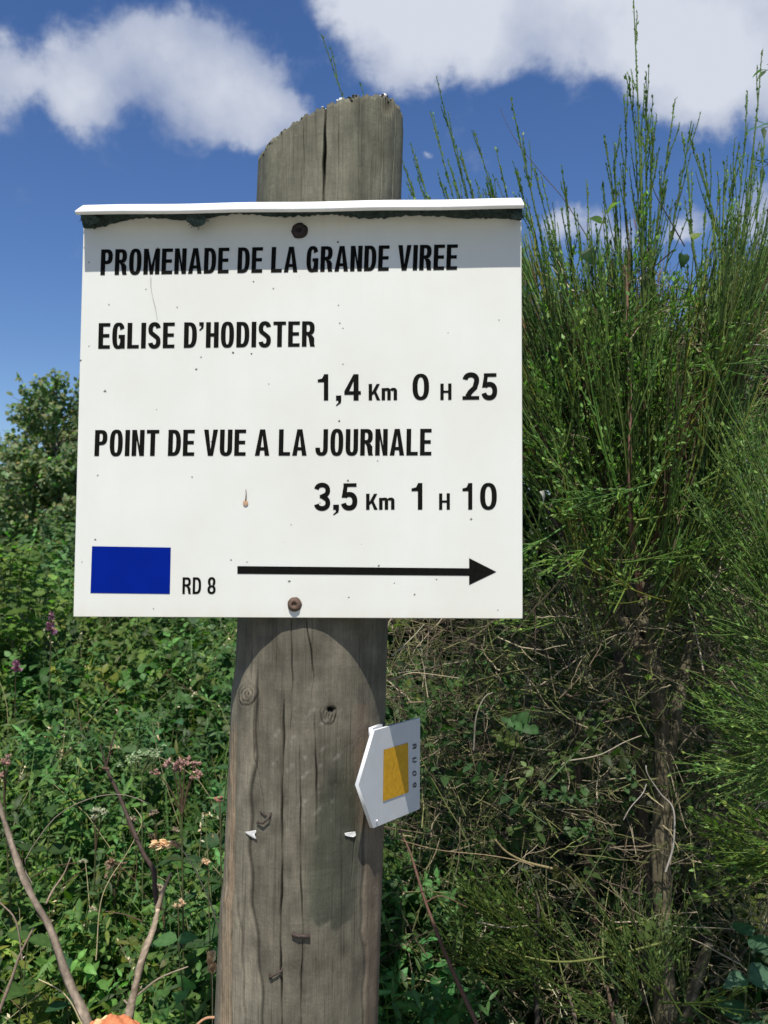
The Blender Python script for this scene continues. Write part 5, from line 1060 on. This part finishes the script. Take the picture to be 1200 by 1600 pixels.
hemp(150, 1275, 1.5, [(150, 1270, 9), (162, 1268, 7), (145, 1277, 6)], 'agrimony with pale greenish heads left of the dead branch', (.42, .44, .28))
hemp(180, 1360, 1.5, [(178, 1352, 12), (172, 1372, 8), (190, 1348, 6)], 'agrimony gone over to a brown round head', (.28, .2, .13))
hemp(245, 1270, 1.55, [(240, 1271, 7), (208, 1280, 6), (276, 1296, 6), (237, 1306, 5)], 'agrimony with small scattered pale heads above the curved straw', (.40, .32, .22))
hemp(35, 1325, 1.5, [(36, 1322, 9), (28, 1318, 6), (131, 1347, 6)], 'agrimony with greenish buds near the left edge', (.40, .42, .26))
hemp(345, 1250, 1.3, [(343, 1248, 7)], 'single pink agrimony head just left of the post', (.5, .27, .2))
hemp(258, 1400, 1.4, [(250, 1388, 8), (247, 1384, 5), (146, 1422, 6)], 'agrimony with cream heads by the broken pale branch', (.55, .47, .33))
# pink willowherb
def spike(px, py, d, label, h=34):
    top = at(np.array(float(px)), np.array(float(py)), d); root = empty('willowherb', (top[0], top[1], 0), label, 'wildflower'); ms, mf = MB(), MB()
    P = smoothline([(top[0] + .02, top[1], 0), (top[0], top[1], top[2] * .6), top], 14); tubes(ms, P, np.linspace(.003, .001, 14), 5, (.1, .08, .05)); ms.build('stem', M_shoot, root)
    m_ = 46; z = rng.uniform(0, 1, m_); q = top + np.stack([0 * z, 0 * z, -z * h / F * d], -1); a = rng.uniform(0, 6.28, m_); dr = np.stack([np.cos(a), np.sin(a), .3 + 0 * a], -1)
    leaves(mf, q, dr, rand_dirs(m_), (.004 + .014 * z) * d / 2.6 * 1.3, 'small', vary((.26, .12, .18), m_, .35, .1), .1, .1); mf.build('flower_head', M_flower, root)
spike(80, 955, 2.1, 'pink willowherb spike left of the lower corner of the board', 36)
spike(25, 1030, 2.1, 'small pink flower spike low at the left edge', 20)
# umbel
um = empty('cow_parsley', tuple(at(np.array(232.), np.array(1200.), 1.5) * [1, 1, 0]), 'flat pale umbel of cow parsley above the dead branch', 'wildflower')
c = at(np.array(222.), np.array(1181.), 1.5); ms, mf = MB(), MB(); tubes(ms, smoothline([(c[0] + .02, c[1], 0), (c[0] + .01, c[1], .6), c - [0, 0, .03]], 12), np.linspace(.002, .0012, 12), 5, (.12, .15, .06))
for k in range(26):
    e = c + np.array([rng.uniform(-.034, .036), rng.uniform(-.03, .03), rng.uniform(-.003, .006)]); e[2] += -(e[0] - c[0]) * -.25; tubes(ms, smoothline([c - [0, 0, .03], e - [0, 0, .008], e], 4), np.full(4, .0005), 3, (.2, .24, .1)); m_ = 9; leaves(mf, np.repeat(e[None], m_, 0) + rng.normal(0, .003, (m_, 3)) * [1, 1, .3], rand_dirs(m_) * [1, 1, .3], np.array([[0, 0, 1.0]] * m_), .005, 'small', vary((.26, .33, .18), m_, .25, .05), .1, 0)
ms.build('stem', M_shoot, um); mf.build('flower_head', M_flower, um)
# nettles and broad leaves in front
def herb(px, py, d, label, size=.06, n=7, col=(.04, .09, .03), kind='ovate', name='nettle', cat='nettle', group='nettles among the herbs', lean=0.0, opp=True):
    top = at(np.array(float(px)), np.array(float(py)), d); root = empty(name, (top[0], top[1] + .02, 0), label, cat, group); ml, ms = MB(), MB()
    L0 = min(.5, top[2] - .1); base = top - np.array([lean, -.02, L0]); tubes(ms, smoothline([(base[0] - lean, base[1], 0), base, (base + top) / 2 + [.005, 0, 0]], 8), np.linspace(.0035, .0025, 8), 5, (.07, .1, .04))
    sprigs(ml, ms, base[None], (top - base)[None], np.array([L0]), n, np.array([size]), kind, col, opp=opp, r0=.0026, arch=.06, dv=.1, dh=.08, out=.8)
    # each large leaf is a part of its own
    V = np.concatenate(ml.v); Fc = np.concatenate(ml.f); C = np.concatenate(ml.c); kv = len(TPL[kind][0]); kf = len(TPL[kind][1])
    for j in range(len(V) // kv):
        b = MB(); b.add(V[j * kv:(j + 1) * kv], TPL[kind][1], C[j * kv:(j + 1) * kv]); b.build('leaf', M_leaf, root)
    ms.build('stem', M_shoot, root)
for k, (x, y, d, s_, cl, lab) in enumerate([(312, 1450, 1.15, .060, (.045, .11, .045), 'nettle with a large dark leaf just left of the post foot'), (196, 1110, 1.7, .058, (.06, .12, .05), 'nettle with a broad upright leaf below the board'), (70, 1150, 1.8, .055, (.04, .085, .03), 'nettle at mid height left of the dead branch'),
        (330, 1500, 1.2, .05, (.04, .1, .035), 'low nettle in the shade beside the post foot'), (120, 1470, 1.3, .05, (.035, .09, .04), 'nettle between the two dead branches'), (60, 1250, 1.5, .055, (.045, .1, .035), 'nettle above the smooth grey branch'),
        (235, 1500, 1.35, .05, (.04, .1, .04), 'nettle right of the broken pale branch'), (330, 1180, 1.5, .05, (.045, .1, .035), 'nettle left of the post level with the knots'), (10, 1450, 1.2, .06, (.045, .1, .035), 'nettle at the left edge under the smooth branch'), (270, 1120, 1.9, .05, (.05, .11, .04), 'nettle under the board left of the post'),
        (700, 1560, 1.35, .055, (.05, .12, .05), 'sunlit nettle right of the post foot'), (1150, 1430, 1.3, .07, (.07, .12, .06), 'nettle with a wide grey-green leaf at the lower right'), (860, 1600, 1.5, .06, (.05, .11, .045), 'nettle at the bottom edge under the low broom'),
        (640, 1500, 1.4, .045, (.05, .1, .035), 'small nettle beside the leaning brown stem'), (1170, 1560, 1.4, .06, (.05, .09, .04), 'nettle at the lower right corner')]):
    herb(x, y, d, lab, s_, 6, cl)
# bindweed leaves climbing the broom
M_vine = M_leaf
vine = empty('bindweed', (.45, 1.3, 0), 'bindweed with heart shaped yellow-green leaves climbing among the broom tips', 'climbing plant')
ms = MB()
for pts in ([(1010, 900), (990, 760), (960, 560), (930, 440), (940, 350), (968, 300)], [(1040, 900), (1060, 700), (1085, 520), (1090, 440), (1080, 380)]):
    tubes(ms, smoothline([at(np.array(float(x)), np.array(float(y)), 1.38) for x, y in pts], 30), np.full(30, .0010), 5, (.10, .13, .04))
ms.build('stem', M_shoot, vine)
VL = [(965, 318, -150, .040, (.16, .26, .03)), (940, 345, 170, .034, (.06, .12, .02)), (915, 392, -60, .042, (.03, .07, .02)), (1068, 398, -95, .034, (.03, .07, .02)), (1082, 372, 30, .028, (.16, .22, .04)), (1000, 817, 200, .020, (.28, .38, .12)),
      (999, 663, 100, .016, (.2, .32, .05)), (1040, 665, -80, .020, (.09, .16, .03)), (940, 725, -110, .018, (.13, .2, .02)), (904, 745, -120, .018, (.14, .22, .02)), (1032, 780, 5, .018, (.3, .34, .05)), (1046, 728, 10, .020, (.1, .18, .03)), (985, 548, 80, .014, (.15, .25, .05)), (932, 760, 80, .014, (.15, .25, .05)),
      (1010, 1060, 40, .020, (.14, .22, .03)), (1000, 1030, 120, .018, (.12, .2, .03)), (1045, 480, 60, .02, (.12, .2, .04)), (1090, 700, 60, .018, (.13, .2, .04)), (930, 960, 60, .015, (.14, .2, .04)), (900, 880, 60, .014, (.14, .2, .04))]
for x, y, a, s_, cl in VL:
    mb = MB(); q = at(np.array(float(x)), np.array(float(y)), 1.36); a = math.radians(a); leaves(mb, q[None], np.array([[math.cos(a), -.2, math.sin(a)]]), np.array([[rng.normal(0, .6), -.8, .55]]), s_ * .62, 'heart', np.array([cl]), .2, .25); mb.build('leaf', M_vine, vine)
dl = MB(); q = at(np.array(843.), np.array(768.), 1.25); leaves(dl, q[None], np.array([[.8, 0, -.5]]), np.array([[.3, -1, .6]]), .017, 'small', np.array([(.6, .58, .5)]), .6, 1.2); o = dl.build('dry_leaf', M_flower); tag(o, 'small pale curled dry leaf caught in the broom right of the board', 'dry leaf')
# ash sapling, only its outer leaves reach the frame
ash = empty('ash_sapling', (.95, 1.75, 0), 'ash sapling with feathered leaves reaching in at the upper right edge', 'sapling')
ms, ml = MB(), MB(); b0 = np.array([.95, 1.75, 0]); tubes(ms, smoothline([b0, b0 + [.03, 0, 1.2], at(np.array(1250.), np.array(300.), 1.75), at(np.array(1270.), np.array(120.), 1.75)], 20), np.linspace(.014, .004, 20), 8, (.16, .14, .1))
for (x, y, a) in [(1192, 200, 190), (1190, 262, 200), (1196, 110, 170), (1185, 400, 190), (1196, 455, 200), (1160, 430, 170), (1240, 180, 160), (1260, 90, 120), (1230, 330, 190), (1250, 250, 190), (1210, 500, 185), (1180, 560, 190)]:
    tip = at(np.array(float(x)), np.array(float(y)), 1.7 + rng.uniform(-.05, .05)); a = math.radians(a); dv = np.array([math.cos(a), rng.normal(0, .3), math.sin(a)]); dv /= np.linalg.norm(dv); root_ = tip - dv * .13; R_ = smoothline([root_, (root_ + tip) / 2 + [0, 0, .012], tip], 8); tubes(ms, R_, np.full(8, .0009), 4, (.1, .13, .05))
    base = at(np.array(1255.), np.array(y + 20.), 1.75); tubes(ms, smoothline([base, (base + root_) / 2 + [0, 0, .01], root_], 6), np.linspace(.003, .0012, 6), 4, (.14, .13, .08))
    for k in range(1, 8):
        q = R_[k]; sd = np.cross(dv, [0, -.8, .6]); sd /= np.linalg.norm(sd)
        for s_ in (1, -1): leaves(ml, q[None], (dv * .45 + sd * s_)[None] + rng.normal(0, .08, (1, 3)), np.array([[0, -.5, .8]]), .045 * (1.1 - .05 * k), 'lance', vary((.045, .09, .03), 1, .15, .1), .2, .5, 1.1)
o = ml.build('leaves', M_leaf, ash); o['kind'] = 'stuff'; ms.build('stem', M_bark, ash)

# ---------------------------------------------------------------- dead branches at the lower left
GB = (.30, .235, .175); DKB = (.075, .05, .04)
stick('dead_branch', [(150, 1640), (136, 1595), (108, 1535), (78, 1450), (55, 1410), (30, 1355), (0, 1262), (-20, 1210)], [.85, .86, .87, .88, .88, .89, .9, .91], .0075, .0042, (.22, .175, .13), 'smooth grey dead branch slanting up to the left edge', 'dead branch',
      [([(72, 1412), (82, 1392), (100, 1365), (112, 1335)], [.88, .89, .9, .9], .0018, .001), ([(35, 1500), (25, 1440), (5, 1415), (-12, 1400)], [.95] * 4, .0016, .0012), ([(-5, 1590), (18, 1530), (32, 1490), (58, 1440)], [.95] * 4, .0034, .0018), ([(50, 1380), (38, 1350), (60, 1310), (95, 1270), (150, 1245), (200, 1243), (250, 1265)], [1.0] * 7, .0012, .0007)])
stick('dead_branch', [(190, 1640), (205, 1570), (222, 1500), (240, 1450), (248, 1415)], [.93, .93, .93, .94, .95], .0085, .0050, (.27, .22, .16), 'pale flaking dead branch with a broken top near the post', 'dead branch',
      [([(246, 1420), (256, 1390), (268, 1362)], [.95, .95, .94], .005, .002), ([(215, 1555), (250, 1528), (300, 1508)], [.93, .92, .92], .0022, .001), ([(204, 1572), (198, 1567), (193, 1562)], [.99] * 3, .0022, .0018)])
stick('dead_branch', [(247, 1420), (242, 1390), (240, 1360), (225, 1335), (205, 1290), (185, 1240), (170, 1210), (165, 1196)], [1.03, 1.03, 1.03, 1.03, 1.04, 1.05, 1.05, 1.05], .0052, .0032, DKB, 'thin dark dead branch rising from the pale one to a forked tip', 'dead branch',
      [([(166, 1198), (173, 1170), (181, 1137)], [1.05] * 3, .0022, .0012), ([(166, 1200), (162, 1185), (156, 1162)], [1.05] * 3, .0018, .0009), ([(160, 1200), (167, 1201), (172, 1202)], [1.04] * 3, .003, .003)])
def stalk(pts, d, r0, r1, label, head=None, col=(.42, .36, .2), name='dry_grass_stalk'):
    root = empty(name, tuple(at(np.array(float(pts[0][0])), np.array(float(pts[0][1])), d)), label, 'grass stalk'); mb = MB(); P = smoothline([at(np.array(float(x)), np.array(float(y)), d) for x, y in pts], 26); tubes(mb, P, np.linspace(r0, r1, 26), 5, col); mb.build('stem', M_dead, root)
    if head:
        mf = MB(); m_ = 46; k = rng.uniform(head, 1, m_); i = np.minimum((k * 25).astype(int), 24); T = norm(P[i + 1] - P[i]); leaves(mf, P[i] + rng.normal(0, .0008, (m_, 3)), T + rand_dirs(m_) * .5, rand_dirs(m_), .011, 'small', vary((.6, .43, .24), m_, .2, .08), .3, 0); mf.build('seed_head', M_flower, root)
stalk([(345, 1462), (328, 1410), (310, 1370), (292, 1338), (278, 1322), (262, 1318), (238, 1320)], 1.1, .0011, .0007, 'straw coloured grass stalk curving over with a ripe seed head', .78)
stalk([(332, 1600), (332, 1550), (331, 1510), (330, 1492)], 1.15, .0007, .0005, 'thin straw stalk with a small seed head beside the post foot', .72)
stalk([(60, 1530), (90, 1545), (110, 1565), (128, 1600)], .95, .0007, .0009, 'pale straw lying across the smooth branch at the bottom left')
stalk([(345, 1590), (320, 1592), (300, 1612), (290, 1640)], 1.0, .0016, .0016, 'reddish dry blade arching left of the post foot', col=(.4, .22, .13))
stalk([(150, 1500), (160, 1400), (200, 1330), (222, 1285), (210, 1262)], 1.2, .0009, .0005, 'arched dry stalk between the two dead branches')
for k, (x, y, d) in enumerate([(325, 1347, 1.25), (278, 1412, 1.25)]):
    r_ = empty('seed_tuft', tuple(at(np.array(float(x)), np.array(float(y)), d) * [1, 1, 0]), ['pale tan seed tuft close to the post', 'drooping tan seed tuft right of the broken branch'][k], 'seed head'); mf, ms = MB(), MB(); q = at(np.array(float(x)), np.array(float(y)), d); flowerhead(mf, q, .010, (.62, .45, .27), 60); mf.build('flower_head', M_flower, r_)
    tubes(ms, smoothline([q * [1, 1, 0] + [.02, .03, 0], q * [1, 1, .6] + [.01, .02, 0], q], 10), np.full(10, .0008), 4, (.15, .13, .06)); ms.build('stem', M_shoot, r_)
# the crumpled orange thing at the bottom edge: a curled orange plastic wrap caught on the twigs
def wrap():
    root_c = at(np.array(178.), np.array(1606.), .80); mb = MB(); n1, n2 = 60, 26; a = np.linspace(0, math.pi, n2); u = np.linspace(-1, 1, n1)
    U_, A_ = np.meshgrid(u, a, indexing='ij'); rx, rz = .023, .0135
    pr = np.clip(1 - U_ ** 2 * .55, 0, 1); G = np.stack([root_c[0] + U_ * rx, root_c[1] - np.cos(A_) * .014 * pr, root_c[2] - .004 + np.sin(A_) * rz * pr + .0012 * np.sin(U_ * 9 + A_ * 5) + .0008 * np.sin(U_ * 17 - A_ * 7)], -1)
    n_ = fbm(np.stack([U_ * 1.2, A_], -1), .35, 31, 2); w_ = np.clip(1 - np.abs(U_ + .55 + .12 * np.sin(A_ * 2)) / .2, 0, 1)[..., None] ** .5; col = np.array([.66, .25, .11]) * (1 - w_) + np.array([.82, .66, .33]) * w_; col = col * (1 + .12 * n_[..., None])
    idx = np.arange(n1 * n2).reshape(n1, n2); mb.add(G.reshape(-1, 3), np.stack([idx[:-1, :-1], idx[1:, :-1], idx[1:, 1:], idx[:-1, 1:]], -1).reshape(-1, 4), col.reshape(-1, 3))
    o = mb.build('orange_wrapper', M_flower, None, True); sm = o.modifiers.new('thickness', 'SOLIDIFY'); sm.thickness = .0006
    tag(o, 'crumpled orange and cream wrapper caught below the dead branch', 'wrapper')
wrap()
